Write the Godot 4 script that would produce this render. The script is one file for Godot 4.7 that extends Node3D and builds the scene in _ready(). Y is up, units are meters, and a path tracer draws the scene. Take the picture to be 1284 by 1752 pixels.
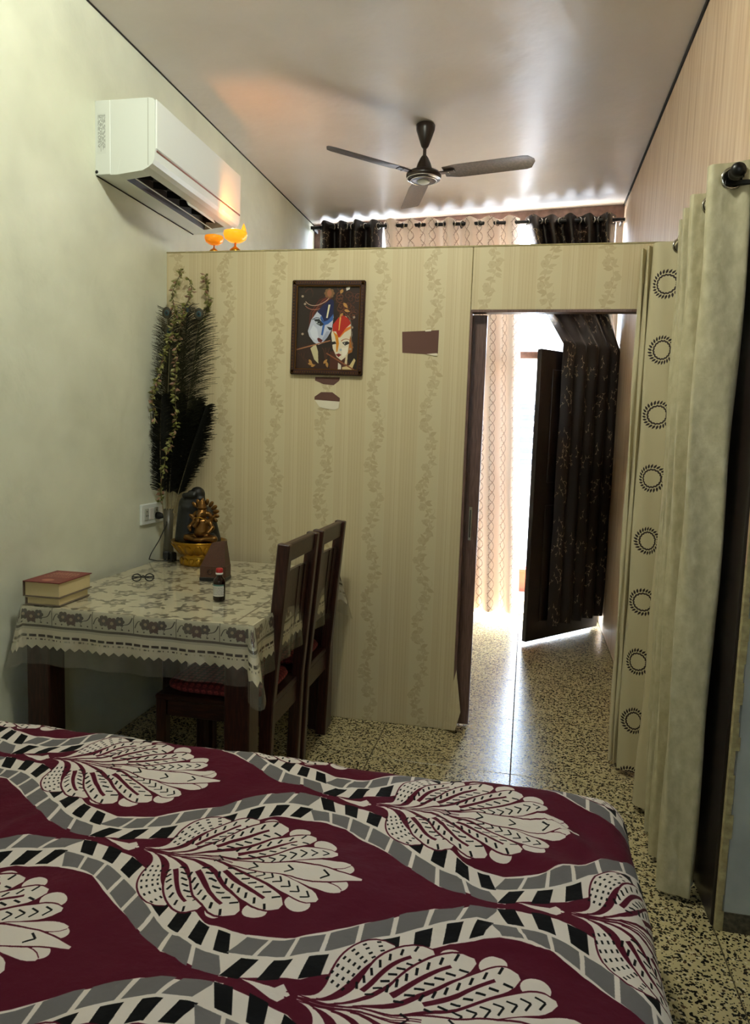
extends Node3D

const XL := -1.765      # left wall
const XR := 0.605       # right wall
const ZP := -3.32       # face of the partition
const ZB := -5.72       # inner face of the back wall
const CL := 3.025       # ceiling height at the left wall
const CR := 3.11        # ceiling height at the right wall

var M := {}
var rng := RandomNumberGenerator.new()

# ------------------------------------------------------------------ materials
func mat(key: String, col: Color, rough := 0.6, metal := 0.0) -> StandardMaterial3D:
	var m := StandardMaterial3D.new()
	m.resource_name = key
	m.albedo_color = col
	m.roughness = rough
	m.metallic = metal
	M[key] = m
	return m

func tri(m: StandardMaterial3D, tex: Texture2D, scale: Vector3, world := true) -> StandardMaterial3D:
	m.albedo_texture = tex
	m.uv1_triplanar = true
	m.uv1_world_triplanar = world
	m.uv1_scale = scale
	return m

func noise_tex(seed_: int, freq: float, stops: Array, size := 512, octaves := 4) -> NoiseTexture2D:
	var n := FastNoiseLite.new()
	n.seed = seed_
	n.frequency = freq
	n.fractal_octaves = octaves
	n.noise_type = FastNoiseLite.TYPE_SIMPLEX_SMOOTH
	var t := NoiseTexture2D.new()
	t.width = size
	t.height = size
	t.seamless = true
	t.noise = n
	var g := Gradient.new()
	var offs := PackedFloat32Array()
	var cols := PackedColorArray()
	for s in stops:
		offs.append(s[0])
		cols.append(s[1])
	g.offsets = offs
	g.colors = cols
	t.color_ramp = g
	return t

func bump(m: StandardMaterial3D, seed_: int, freq: float, strength: float) -> void:
	var n := FastNoiseLite.new()
	n.seed = seed_
	n.frequency = freq
	var t := NoiseTexture2D.new()
	t.width = 512
	t.height = 512
	t.seamless = true
	t.as_normal_map = true
	t.bump_strength = strength
	t.noise = n
	m.normal_enabled = true
	m.normal_texture = t
	m.normal_scale = 1.0

# ------------------------------------------------------------------ painting on images
func poly(im: Image, p: PackedVector2Array, c: Color) -> void:
	var lo := 1e9
	var hi := -1e9
	for q in p:
		lo = minf(lo, q.y)
		hi = maxf(hi, q.y)
	var w := im.get_width()
	var y0 := maxi(0, int(floor(lo)))
	var y1 := mini(im.get_height() - 1, int(ceil(hi)))
	var n := p.size()
	for y in range(y0, y1 + 1):
		var fy := y + 0.5
		var xs: Array[float] = []
		for i in n:
			var a := p[i]
			var b := p[(i + 1) % n]
			if (a.y <= fy) != (b.y <= fy):
				xs.append(a.x + (fy - a.y) / (b.y - a.y) * (b.x - a.x))
		xs.sort()
		var k := 0
		while k + 1 < xs.size():
			var x0 := maxi(0, int(round(xs[k])))
			var x1 := mini(w, int(round(xs[k + 1])))
			if x1 > x0:
				im.fill_rect(Rect2i(x0, y, x1 - x0, 1), c)
			k += 2

func disc(im: Image, at: Vector2, r: Vector2, c: Color, turn := 0.0) -> void:
	var p := PackedVector2Array()
	for i in 20:
		p.append(at + Vector2(cos(i * TAU / 20) * r.x, sin(i * TAU / 20) * r.y).rotated(turn))
	poly(im, p, c)

func stroke(im: Image, p: PackedVector2Array, w: float, c: Color, taper := 1.0) -> void:
	var l := PackedVector2Array()
	var r := PackedVector2Array()
	for i in p.size():
		var d := (p[mini(i + 1, p.size() - 1)] - p[maxi(i - 1, 0)]).normalized()
		var k := lerpf(1.0, taper, float(i) / maxf(1, p.size() - 1)) * w * 0.5
		l.append(p[i] + d.orthogonal() * k)
		r.append(p[i] - d.orthogonal() * k)
	r.reverse()
	l.append_array(r)
	poly(im, l, c)

func bez(a: Vector2, b: Vector2, c: Vector2, d: Vector2, n := 12) -> PackedVector2Array:
	var o := PackedVector2Array()
	for i in n + 1:
		o.append(a.bezier_interpolate(b, c, d, float(i) / n))
	return o

func leaf_shape(at: Vector2, length: float, width: float, turn: float) -> PackedVector2Array:
	var p := PackedVector2Array()
	for i in 9:
		var t := i / 8.0
		p.append(at + Vector2(t * length, sin(pow(t, 0.8) * PI) * width * 0.5).rotated(turn))
	for i in range(7, 0, -1):
		var t := i / 8.0
		p.append(at + Vector2(t * length, -sin(pow(t, 0.8) * PI) * width * 0.5).rotated(turn))
	return p

func done(im: Image, w: int, h: int) -> ImageTexture:
	im.resize(w, h, Image.INTERPOLATE_BILINEAR)
	return ImageTexture.create_from_image(im)

func canvas(w: int, h: int, c: Color) -> Image:
	var im := Image.create_empty(w, h, false, Image.FORMAT_RGB8)
	im.fill(c)
	return im

# ------------------------------------------------------------------ shapes
func begin() -> SurfaceTool:
	var st := SurfaceTool.new()
	st.begin(Mesh.PRIMITIVE_TRIANGLES)
	st.set_smooth_group(-1)
	return st

func tri3(st: SurfaceTool, a: Vector3, b: Vector3, c: Vector3) -> void:
	st.add_vertex(a)
	st.add_vertex(b)
	st.add_vertex(c)

func quad(st: SurfaceTool, a: Vector3, b: Vector3, c: Vector3, d: Vector3) -> void:
	tri3(st, a, b, c)
	tri3(st, a, c, d)

# a solid from eight corners: bottom ring 0-3 and top ring 4-7, both anticlockwise seen from above
func hexa(st: SurfaceTool, p: Array) -> void:
	st.set_smooth_group(-1)
	quad(st, p[0], p[1], p[2], p[3])
	quad(st, p[7], p[6], p[5], p[4])
	for i in 4:
		var j := (i + 1) % 4
		quad(st, p[i], p[i + 4], p[j + 4], p[j])

# a box with chamfered edges
func cbox(st: SurfaceTool, xf: Transform3D, size: Vector3, c := 0.003) -> void:
	st.set_smooth_group(-1)
	var h := size * 0.5
	c = minf(c, minf(h.x, minf(h.y, h.z)) * 0.9)
	for ax in 3:
		var u := (ax + 1) % 3
		var v := (ax + 2) % 3
		for s: float in [-1.0, 1.0]:
			var q: Array[Vector3] = []
			for k: Vector2 in [Vector2(-1, -1), Vector2(1, -1), Vector2(1, 1), Vector2(-1, 1)]:
				var p := Vector3.ZERO
				p[ax] = s * h[ax]
				p[u] = k.x * (h[u] - c)
				p[v] = k.y * (h[v] - c)
				q.append(xf * p)
			if s > 0:
				quad(st, q[3], q[2], q[1], q[0])
			else:
				quad(st, q[0], q[1], q[2], q[3])
		for su: float in [-1.0, 1.0]:
			for sv: float in [-1.0, 1.0]:
				var a := Vector3.ZERO
				a[ax] = -(h[ax] - c)
				a[u] = su * h[u]
				a[v] = sv * (h[v] - c)
				var b := a
				b[u] = su * (h[u] - c)
				b[v] = sv * h[v]
				var a2 := a
				a2[ax] = -a[ax]
				var b2 := b
				b2[ax] = -b[ax]
				if su * sv > 0:
					quad(st, xf * a, xf * a2, xf * b2, xf * b)
				else:
					quad(st, xf * b, xf * b2, xf * a2, xf * a)
	for sx: float in [-1.0, 1.0]:
		for sy: float in [-1.0, 1.0]:
			for sz: float in [-1.0, 1.0]:
				var a := xf * Vector3(sx * h.x, sy * (h.y - c), sz * (h.z - c))
				var b := xf * Vector3(sx * (h.x - c), sy * h.y, sz * (h.z - c))
				var d := xf * Vector3(sx * (h.x - c), sy * (h.y - c), sz * h.z)
				if sx * sy * sz > 0:
					tri3(st, a, d, b)
				else:
					tri3(st, a, b, d)

func bx(st: SurfaceTool, lo: Vector3, hi: Vector3, c := 0.003) -> void:
	cbox(st, Transform3D(Basis(), (lo + hi) * 0.5), (hi - lo).abs(), c)

func beam(st: SurfaceTool, a: Vector3, b: Vector3, w: float, d: float, c := 0.003) -> void:
	var y := (b - a).normalized()
	var x := Vector3.RIGHT if absf(y.x) < 0.9 else Vector3.BACK
	x = (x - y * x.dot(y)).normalized()
	cbox(st, Transform3D(Basis(x, y, x.cross(y)), (a + b) * 0.5), Vector3(w, a.distance_to(b), d), c)

func tube(st: SurfaceTool, p: Array, r: float, sides := 8, r1 := -1.0, caps := true) -> void:
	st.set_smooth_group(1)
	var n := p.size()
	var rings: Array = []
	var prev := Vector3.ZERO
	for i in n:
		var d: Vector3 = (p[mini(i + 1, n - 1)] - p[maxi(i - 1, 0)]).normalized()
		var u := prev
		if i == 0:
			u = Vector3.UP if absf(d.y) < 0.9 else Vector3.RIGHT
		u = (u - d * u.dot(d)).normalized()
		prev = u
		var w := d.cross(u)
		var rr := r if r1 < 0 else lerpf(r, r1, float(i) / (n - 1))
		var ring: Array[Vector3] = []
		for k in sides:
			ring.append(p[i] + (u * cos(k * TAU / sides) + w * sin(k * TAU / sides)) * rr)
		rings.append(ring)
	for i in n - 1:
		for k in sides:
			var j := (k + 1) % sides
			quad(st, rings[i][k], rings[i + 1][k], rings[i + 1][j], rings[i][j])
	if caps:
		st.set_smooth_group(-1)
		for k in sides:
			var j := (k + 1) % sides
			tri3(st, p[0], rings[0][k], rings[0][j])
			tri3(st, p[n - 1], rings[n - 1][j], rings[n - 1][k])

# profile: Vector2(radius, height) from bottom to top
func lathe(st: SurfaceTool, prof: Array, xf: Transform3D, sides := 24, smooth := true) -> void:
	st.set_smooth_group(2 if smooth else -1)
	for i in prof.size() - 1:
		var a: Vector2 = prof[i]
		var b: Vector2 = prof[i + 1]
		for k in sides:
			var t0 := k * TAU / sides
			var t1 := (k + 1) * TAU / sides
			var p0 := xf * Vector3(cos(t0) * a.x, a.y, sin(t0) * a.x)
			var p1 := xf * Vector3(cos(t1) * a.x, a.y, sin(t1) * a.x)
			var q0 := xf * Vector3(cos(t0) * b.x, b.y, sin(t0) * b.x)
			var q1 := xf * Vector3(cos(t1) * b.x, b.y, sin(t1) * b.x)
			if a.x > 1e-6:
				tri3(st, p0, p1, q1)
			if b.x > 1e-6:
				tri3(st, p0, q1, q0)

func torus(st: SurfaceTool, xf: Transform3D, R: float, r: float, n := 16, m := 6) -> void:
	var p: Array = []
	for i in n + 1:
		p.append(xf * Vector3(cos(i * TAU / n) * R, sin(i * TAU / n) * R, 0))
	tube(st, p, r, m, -1.0, false)

func ellipsoid(st: SurfaceTool, xf: Transform3D, r: Vector3, n := 10) -> void:
	var prof: Array = []
	for i in n + 1:
		var a := -PI / 2 + PI * i / n
		prof.append(Vector2(maxf(cos(a), 0.0), sin(a)))
	lathe(st, prof, xf * Transform3D(Basis.from_scale(r), Vector3.ZERO), n * 2)

# rows of points -> a smooth sheet; uvs in the same layout
func sheet(st: SurfaceTool, rows: Array, uvs: Array) -> void:
	st.set_smooth_group(3)
	for i in rows.size() - 1:
		for j in rows[i].size() - 1:
			for k: Array in [[0, 0], [1, 0], [1, 1], [0, 0], [1, 1], [0, 1]]:
				st.set_uv(uvs[i + k[0]][j + k[1]])
				st.add_vertex(rows[i + k[0]][j + k[1]])

func catmull(p: Array, n: int) -> Array:
	var o: Array = []
	for i in p.size() - 1:
		var a: Vector2 = p[maxi(i - 1, 0)]
		var b: Vector2 = p[i]
		var c: Vector2 = p[i + 1]
		var d: Vector2 = p[mini(i + 2, p.size() - 1)]
		for k in n:
			o.append(b.cubic_interpolate(c, a, d, float(k) / n))
	o.append(p[p.size() - 1])
	return o

# ------------------------------------------------------------------ scene nodes
func obj(called: String, st: SurfaceTool, m: Material, parent: Node = self) -> MeshInstance3D:
	st.generate_normals()
	var o := MeshInstance3D.new()
	o.name = called
	o.mesh = st.commit()
	o.material_override = m
	parent.add_child(o, true)
	return o

func node(called: String, at := Vector3.ZERO, parent: Node = self) -> Node3D:
	var o := Node3D.new()
	o.name = called
	parent.add_child(o, true)
	o.position = at
	return o

func tag(o: Node, label: String, category: String, group := "") -> Node:
	o.set_meta("label", label)
	o.set_meta("category", category)
	if group:
		o.set_meta("group", group)
	return o

func struct(o: Node, label := "") -> Node:
	o.set_meta("kind", "structure")
	if label:
		o.set_meta("label", label)
	return o

func stuff(o: Node) -> Node:
	o.set_meta("kind", "stuff")
	return o

# ================================================================== READY
func _ready() -> void:
	rng.seed = 7
	# ---- camera
	var cam := Camera3D.new()
	cam.name = "camera"
	add_child(cam)
	cam.transform = Transform3D(Basis(Vector3(0.97775, 0.03237, -0.20727), Vector3(-0.05378, 0.99368, -0.09851), Vector3(0.20277, 0.10747, 0.97331)), Vector3(0, 1.39, 0))
	cam.fov = 70.697
	cam.near = 0.05
	cam.far = 200.0
	cam.current = true
	# ---- sky, sun, exposure
	var e := Environment.new()
	e.background_mode = Environment.BG_SKY
	var sky := Sky.new()
	var sm := ProceduralSkyMaterial.new()
	sm.sky_top_color = Color(0.72, 0.82, 0.95)
	sm.sky_horizon_color = Color(0.93, 0.95, 0.98)
	sm.ground_bottom_color = Color(0.45, 0.42, 0.38)
	sm.ground_horizon_color = Color(0.75, 0.73, 0.7)
	sm.energy_multiplier = 38.0
	sky.sky_material = sm
	e.sky = sky
	e.tonemap_mode = Environment.TONE_MAPPER_LINEAR
	e.tonemap_exposure = 1.0
	e.sdfgi_enabled = true
	e.ssao_enabled = true
	e.ssil_enabled = true
	var we := WorldEnvironment.new()
	we.name = "world_environment"
	we.environment = e
	add_child(we)
	var sun := DirectionalLight3D.new()
	sun.name = "sun"
	sun.light_color = Color(1.0, 0.95, 0.86)
	sun.light_energy = 80.0
	sun.light_angular_distance = 0.6
	sun.shadow_enabled = true
	add_child(sun)
	sun.look_at_from_position(Vector3.ZERO, -Vector3(0.35, 0.88, -0.32), Vector3.BACK)
	# ---- the ceiling lamp over the bed (just above the frame)
	var gl := OmniLight3D.new()
	gl.name = "ceiling_globe_light"
	gl.light_color = Color(0.99, 1.0, 0.93)
	gl.light_energy = 1.68
	gl.light_size = 0.07
	gl.omni_range = 15.0
	gl.omni_attenuation = 2.0
	gl.shadow_enabled = true
	add_child(gl)
	gl.position = Vector3(-0.66, 2.985, -1.85)

	materials()
	shell()
	back_wall()
	outside()
	partition()
	bed()
	dining()
	right_curtains()
	far_curtains()
	fan()
	air_conditioner()
	corner_things()
	small_things()

# ================================================================== MATERIAL LIST
func materials() -> void:
	tri(mat("wall_paint", Color(1, 1, 1), 0.55), noise_tex(3, 0.006, [[0.0, Color(0.81, 0.82, 0.74)], [0.5, Color(0.85, 0.86, 0.78)], [1.0, Color(0.88, 0.89, 0.81)]]), Vector3(0.7, 0.7, 0.7))
	bump(M.wall_paint, 4, 0.02, 1.2)
	tri(mat("ceiling_paint", Color(1, 1, 1), 0.34), noise_tex(5, 0.006, [[0.0, Color(0.79, 0.755, 0.72)], [1.0, Color(0.83, 0.795, 0.76)]]), Vector3(0.5, 0.5, 0.5))
	bump(M.ceiling_paint, 6, 0.008, 1.5)
	tri(mat("streak_paper", Color(1, 1, 1), 0.5), noise_tex(8, 0.02, [[0.0, Color(0.70, 0.58, 0.46)], [0.45, Color(0.80, 0.69, 0.57)], [1.0, Color(0.86, 0.78, 0.67)]]), Vector3(2.2, 0.12, 2.2))
	tri(mat("pier_paint", Color(1, 1, 1), 0.6), noise_tex(9, 0.012, [[0.0, Color(0.60, 0.62, 0.62)], [1.0, Color(0.70, 0.72, 0.71)]]), Vector3(1, 1, 1))
	tri(mat("old_plaster", Color(1, 1, 1), 0.85), noise_tex(10, 0.03, [[0.0, Color(0.55, 0.5, 0.36)], [1.0, Color(0.74, 0.7, 0.52)]]), Vector3(2, 2, 2))
	tri(mat("dirty_plaster", Color(1, 1, 1), 0.9), noise_tex(11, 0.05, [[0.0, Color(0.20, 0.18, 0.14)], [1.0, Color(0.42, 0.39, 0.32)]]), Vector3(2, 2, 2))
	mat("grout", Color(0.16, 0.14, 0.12), 0.9)
	var grain := noise_tex(12, 0.03, [[0.0, Color(0.12, 0.05, 0.035)], [0.5, Color(0.20, 0.092, 0.066)], [1.0, Color(0.28, 0.15, 0.105)]])
	tri(mat("dark_wood", Color(1, 1, 1), 0.32), grain, Vector3(6, 0.7, 6), false)
	tri(mat("dark_wood_flat", Color(1, 1, 1), 0.35), grain, Vector3(0.7, 6, 6), false)
	var lam := noise_tex(13, 0.03, [[0.0, Color(0.31, 0.225, 0.195)], [0.5, Color(0.40, 0.30, 0.265)], [1.0, Color(0.48, 0.37, 0.33)]])
	tri(mat("brown_laminate", Color(1, 1, 1), 0.35), lam, Vector3(8, 0.6, 8))
	tri(mat("frame_brown", Color(1, 1, 1), 0.45), lam, Vector3(1, 1, 1))
	tri(mat("leaf_wood", Color(1, 1, 1), 0.3), noise_tex(14, 0.03, [[0.0, Color(0.09, 0.06, 0.055)], [1.0, Color(0.16, 0.11, 0.10)]]), Vector3(6, 0.7, 6))
	mat("door_frame_paint", Color(0.72, 0.70, 0.68), 0.5)
	mat("plastic_white", Color(0.86, 0.88, 0.86), 0.35)
	mat("plastic_grey", Color(0.66, 0.67, 0.63), 0.45)
	mat("vase_glaze", Color(0.27, 0.25, 0.19), 0.4)
	mat("plastic_dark", Color(0.03, 0.03, 0.035), 0.4)
	mat("rose_gold", Color(0.55, 0.38, 0.34), 0.35, 0.6)
	mat("gap_dark", Color(0.10, 0.075, 0.06), 0.9)
	mat("fan_brown", Color(0.13, 0.085, 0.07), 0.33)
	tri(mat("fan_blade", Color(1, 1, 1), 0.38), noise_tex(15, 0.04, [[0.0, Color(0.16, 0.125, 0.105)], [0.55, Color(0.25, 0.21, 0.185)], [1.0, Color(0.38, 0.34, 0.30)]]), Vector3(3, 3, 3), false)
	mat("chrome", Color(0.75, 0.74, 0.72), 0.18, 1.0)
	mat("black_metal", Color(0.035, 0.032, 0.032), 0.35, 0.3)
	mat("gold", Color(0.66, 0.50, 0.17), 0.28, 1.0)
	mat("old_gold", Color(0.44, 0.31, 0.15), 0.3, 0.85)
	mat("idol_black", Color(0.018, 0.02, 0.019), 0.5)
	mat("cable_black", Color(0.02, 0.02, 0.02), 0.5)
	mat("paper_pages", Color(0.80, 0.73, 0.55), 0.85)
	mat("book_grey", Color(0.42, 0.36, 0.30), 0.6)
	mat("book_tan", Color(0.72, 0.66, 0.52), 0.7)
	mat("bottle_glass", Color(0.11, 0.03, 0.015), 0.08)
	mat("cap_red", Color(0.62, 0.08, 0.09), 0.4)
	mat("cap_white", Color(0.85, 0.83, 0.8), 0.4)
	mat("patch_board", Color(0.36, 0.235, 0.195), 0.75)
	mat("torn_paper", Color(0.86, 0.83, 0.74), 0.8)
	mat("lace", Color(0.83, 0.80, 0.70), 0.85)
	mat("terracotta", Color(0.42, 0.14, 0.075), 0.85)
	mat("facade", Color(0.86, 0.85, 0.83), 0.8)
	mat("shutter", Color(0.12, 0.15, 0.20), 0.8)
	mat("balcony_stone", Color(0.82, 0.80, 0.77), 0.6)
	var gl := mat("glass", Color(0.9, 0.95, 0.95, 0.08), 0.05)
	gl.transparency = BaseMaterial3D.TRANSPARENCY_ALPHA
	var pl := mat("clear_plastic", Color(0.78, 0.77, 0.72, 0.09), 0.1)
	pl.transparency = BaseMaterial3D.TRANSPARENCY_ALPHA
	mat("barb", Color(0.055, 0.06, 0.035), 0.55)
	mat("barb_pale", Color(0.20, 0.20, 0.12), 0.5)
	mat("quill", Color(0.52, 0.47, 0.34), 0.5)
	mat("eye_bronze", Color(0.19, 0.17, 0.08), 0.6)
	mat("eye_teal", Color(0.05, 0.22, 0.24), 0.5)
	mat("eye_blue", Color(0.015, 0.02, 0.05), 0.6)
	var vl := mat("vine_leaf", Color(0.36, 0.37, 0.14), 0.6)
	vl.vertex_color_use_as_albedo = true
	vl.albedo_color = Color(1, 1, 1)
	mat("vine_stem", Color(0.30, 0.24, 0.13), 0.7)
	mat("mattress", Color(0.75, 0.72, 0.66), 0.9)
	tri(mat("carved_wood", Color(1, 1, 1), 0.5), noise_tex(16, 0.05, [[0.0, Color(0.20, 0.105, 0.065)], [1.0, Color(0.38, 0.23, 0.14)]]), Vector3(8, 8, 8), false)
	mat("cream_cloth", Color(0.77, 0.72, 0.58), 0.85)
	mat("red_cloth", Color(0.35, 0.05, 0.09), 0.85)
	terrazzo_tex()
	wallpaper_tex()
	quilt_tex()
	curtain_texs()
	cloth_texs()
	painting_tex()

func terrazzo_tex() -> void:
	var im := canvas(2048, 2048, Color(0.72, 0.67, 0.50))
	rng.seed = 21
	for i in 4200:
		var c := Vector2(rng.randf() * 2048, rng.randf() * 2048)
		var r := lerpf(8, 25, pow(rng.randf(), 1.6))
		var n := rng.randi_range(5, 7)
		var p := PackedVector2Array()
		var turn := rng.randf() * TAU
		var sq := rng.randf_range(0.45, 0.95)
		for k in n:
			p.append(Vector2(cos(k * TAU / n), sin(k * TAU / n) * sq).rotated(turn) * r * rng.randf_range(0.7, 1.2))
		var k := rng.randf()
		var col := Color(0.07, 0.055, 0.045)
		if k > 0.86:
			col = Color(0.30, 0.22, 0.15)
		elif k > 0.74:
			col = Color(0.80, 0.76, 0.62)
		for ox: int in [-2048, 0, 2048]:
			for oy: int in [-2048, 0, 2048]:
				var at := c + Vector2(ox, oy)
				if at.x > -30 and at.x < 2078 and at.y > -30 and at.y < 2078:
					var q := PackedVector2Array()
					for v in p:
						q.append(v + at)
					poly(im, q, col)
	var t := done(im, 1024, 1024)
	tri(mat("terrazzo", Color(1, 1, 1), 0.25), t, Vector3(1.8, 1.8, 1.8))

func wallpaper_tex() -> void:
	# one metre square: four stripes bands and four vine columns
	rng.seed = 31
	var S := 2048
	var base := Color(0.795, 0.747, 0.602)
	var im := canvas(S, S, base)
	for b in 4:
		var x0 := b * 512
		# plain band between the vines, with fine lines
		im.fill_rect(Rect2i(x0 + 206, 0, 306, S), Color(0.778, 0.720, 0.571))
		im.fill_rect(Rect2i(x0 + 268, 0, 70, S), Color(0.795, 0.740, 0.595))
		for k: Array in [[204, 5], [262, 3], [274, 3], [300, 3], [332, 5], [352, 3], [382, 3], [410, 4], [436, 3], [468, 3], [505, 5]]:
			im.fill_rect(Rect2i(x0 + k[0], 0, k[1], S), Color(0.716, 0.646, 0.494) if k[1] < 5 else Color(0.812, 0.761, 0.622))
		# vine column
		var vc := Color(0.741, 0.679, 0.531)
		var vd := Color(0.717, 0.648, 0.503)
		var ph: float = [0.0, 0.5, 0.2, 0.7][b] * TAU
		var pts := PackedVector2Array()
		for i in 129:
			pts.append(Vector2(x0 + 103 + sin(i / 128.0 * TAU * 3 + ph) * 38, i * 16))
		stroke(im, pts, 7, vc)
		for i in range(0, 128, 2):
			var p := pts[i]
			var s := -1.0 if (i / 2) % 2 == 0 else 1.0
			for q in 2:
				var turn := (0.2 if s > 0 else PI - 0.2) + rng.randf_range(-1.2, 1.2)
				var ln := rng.randf_range(36, 84)
				var wd := ln * rng.randf_range(0.35, 0.55)
				var cc := vc if rng.randf() < 0.65 else vd
				for oy: int in [-S, 0, S]:
					poly(im, leaf_shape(p + Vector2(rng.randf_range(-6, 6), oy), ln, wd, turn), cc)
			if i % 12 == 0:
				var cen := p + Vector2(s * 40, 12)
				for k in 6:
					disc(im, cen + Vector2.from_angle(k * TAU / 6) * 21, Vector2(15, 15), vc)
				disc(im, cen, Vector2(10, 10), vd)
			if i % 7 == 0:
				stroke(im, bez(p, p + Vector2(s * 40, -10), p + Vector2(s * 70, -50), p + Vector2(s * 44, -80), 8), 6, vc, 0.5)
	var m := tri(mat("wallpaper", Color(1, 1, 1), 0.5), done(im, 768, 768), Vector3(1, 1, 1))
	m.detail_enabled = false

func quilt_tex() -> void:
	# one repeat of the print: 0.88 m along the bed's width, 0.614 m along its length (two rows of plumes)
	var W := 2048
	var k := W / 0.88
	var H := int(0.614 * k)
	var maroon := Color(0.295, 0.05, 0.13)
	var cream := Color(0.82, 0.79, 0.765)
	var grey := Color(0.40, 0.395, 0.40)
	var black := Color(0.022, 0.024, 0.04)
	var im := canvas(W, H, maroon)
	# ribbons
	var amp := 0.098
	var hw := 0.047
	for row in range(-1, 4):
		var mid := row * 0.307 - 0.1535
		var sgn := 1.0 if row % 2 == 0 else -1.0
		for half in range(-1, 5):
			# monotone piece between two turning points
			var xa := half * 0.44 - 0.03
			var pts: Array[Vector2] = []
			for i in 49:
				var x := xa + 0.44 * i / 48.0
				var ph := cos((x + 0.03) / 0.88 * TAU)
				pts.append(Vector2(x, mid + sgn * amp * ph * (1.12 - 0.12 * ph * ph)))
			var down := pts[48].y > pts[0].y
			var side := 1.0 if down else -1.0      # the striped band lies on the +x side
			var at := func(s: float, off: float) -> Vector2:
				var f := clampf(s * 48.0, -2.0, 50.0)
				var i := clampi(int(floor(f)), 0, 47)
				var p := pts[i].lerp(pts[i + 1], f - i)
				var d := (pts[i + 1] - pts[i]).normalized()
				return (p + Vector2(d.y, -d.x) * off * side) * k
			var band := func(s0: float, s1: float, o0: float, o1: float, slant: float, col: Color) -> void:
				var q := PackedVector2Array()
				for i in 5:
					q.append(at.call(lerpf(s0, s1, i / 4.0), o0))
				for i in 5:
					q.append(at.call(lerpf(s1, s0, i / 4.0) + slant, o1))
				poly(im, q, col)
			band.call(-0.02, 1.02, -hw - 0.002, hw + 0.002, 0.0, cream)
			for b in 8:
				var s0 := b / 8.0
				band.call(s0 + 0.012, s0 + 0.118, -hw, -0.006, -0.05, grey)
				band.call(s0 + 0.03, s0 + 0.098, 0.002, hw, -0.05, black)
	# plumes
	for row in range(-1, 4):
		for col in range(-2, 3):
			var o := Vector2(col * 0.88 + (0.44 if posmod(row, 2) == 1 else 0.0), row * 0.307)
			if o.x > 0.95 or o.x < -0.7:
				continue
			plume(im, o, k, cream, maroon, black)
	var t := done(im, 1024, int(H / 2.0))
	var m := mat("quilt_print", Color(1, 1, 1), 0.85)
	m.albedo_texture = t
	m.rim_enabled = true
	m.rim = 0.05
	m.metallic_specular = 0.25
	m.rim_tint = 0.5
	bump(m, 41, 0.05, 0.8)
	m.uv1_scale = Vector3(1, 1, 1)

func plume(im: Image, o: Vector2, k: float, cream: Color, line: Color, black: Color) -> void:
	var T := func(p: Vector2) -> Vector2: return (o + p) * k
	var path := func(a: PackedVector2Array) -> PackedVector2Array:
		var q := PackedVector2Array()
		for p in a:
			q.append(T.call(p))
		return q
	# arrow head of the stem
	poly(im, path.call(PackedVector2Array([Vector2(0.0, -0.012), Vector2(0.06, -0.006), Vector2(0.072, -0.016), Vector2(0.088, 0.0), Vector2(0.072, 0.016), Vector2(0.06, 0.014)])), cream)
	# scallops on the outer rim
	for s: float in [-1.0, 1.0]:
		for q: Array in [[0.262, 0.150, 0.016], [0.330, 0.152, 0.020], [0.402, 0.138, 0.024], [0.472, 0.098, 0.025], [0.535, 0.026, 0.018]]:
			disc(im, T.call(Vector2(q[0], s * q[1])), Vector2(q[2], q[2] * 0.9) * k, cream)
	# lobes from the outermost to the middle: base, first handle, second handle, tip, half width, dashes
	var lobes := [
		[0.10, 0.004, 0.185, 0.010, 0.12, 0.120, 0.232, 0.150, 0.022, 2],
		[0.13, 0.004, 0.225, 0.018, 0.19, 0.118, 0.300, 0.155, 0.026, 1],
		[0.16, 0.003, 0.27, 0.024, 0.26, 0.110, 0.372, 0.148, 0.029, 1],
		[0.19, 0.002, 0.32, 0.018, 0.34, 0.082, 0.446, 0.118, 0.028, 1],
		[0.24, 0.002, 0.37, 0.010, 0.41, 0.052, 0.505, 0.078, 0.021, 3],
		[0.27, 0.001, 0.41, 0.005, 0.46, 0.028, 0.542, 0.042, 0.013, 0],
	]
	for l: Array in lobes:
		for s: float in [-1.0, 1.0]:
			var c := bez(Vector2(l[0], s * l[1]), Vector2(l[2], s * l[3]), Vector2(l[4], s * l[5]), Vector2(l[6], s * l[7]), 22)
			lobe(im, path.call(c), l[8] * k, cream, line, black, l[9])
	var mid := PackedVector2Array()
	for i in 13:
		mid.append(Vector2(lerpf(0.12, 0.575, i / 12.0), 0))
	lobe(im, path.call(mid), 0.024 * k, cream, line, black, 3, true)
	# the stem with its lines
	for s: float in [-1.0, 1.0]:
		stroke(im, path.call(bez(Vector2(0.08, 0.005 * s), Vector2(0.16, 0.005 * s), Vector2(0.2, 0.004 * s), Vector2(0.30, 0.002 * s))), 0.0022 * k, line)

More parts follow.
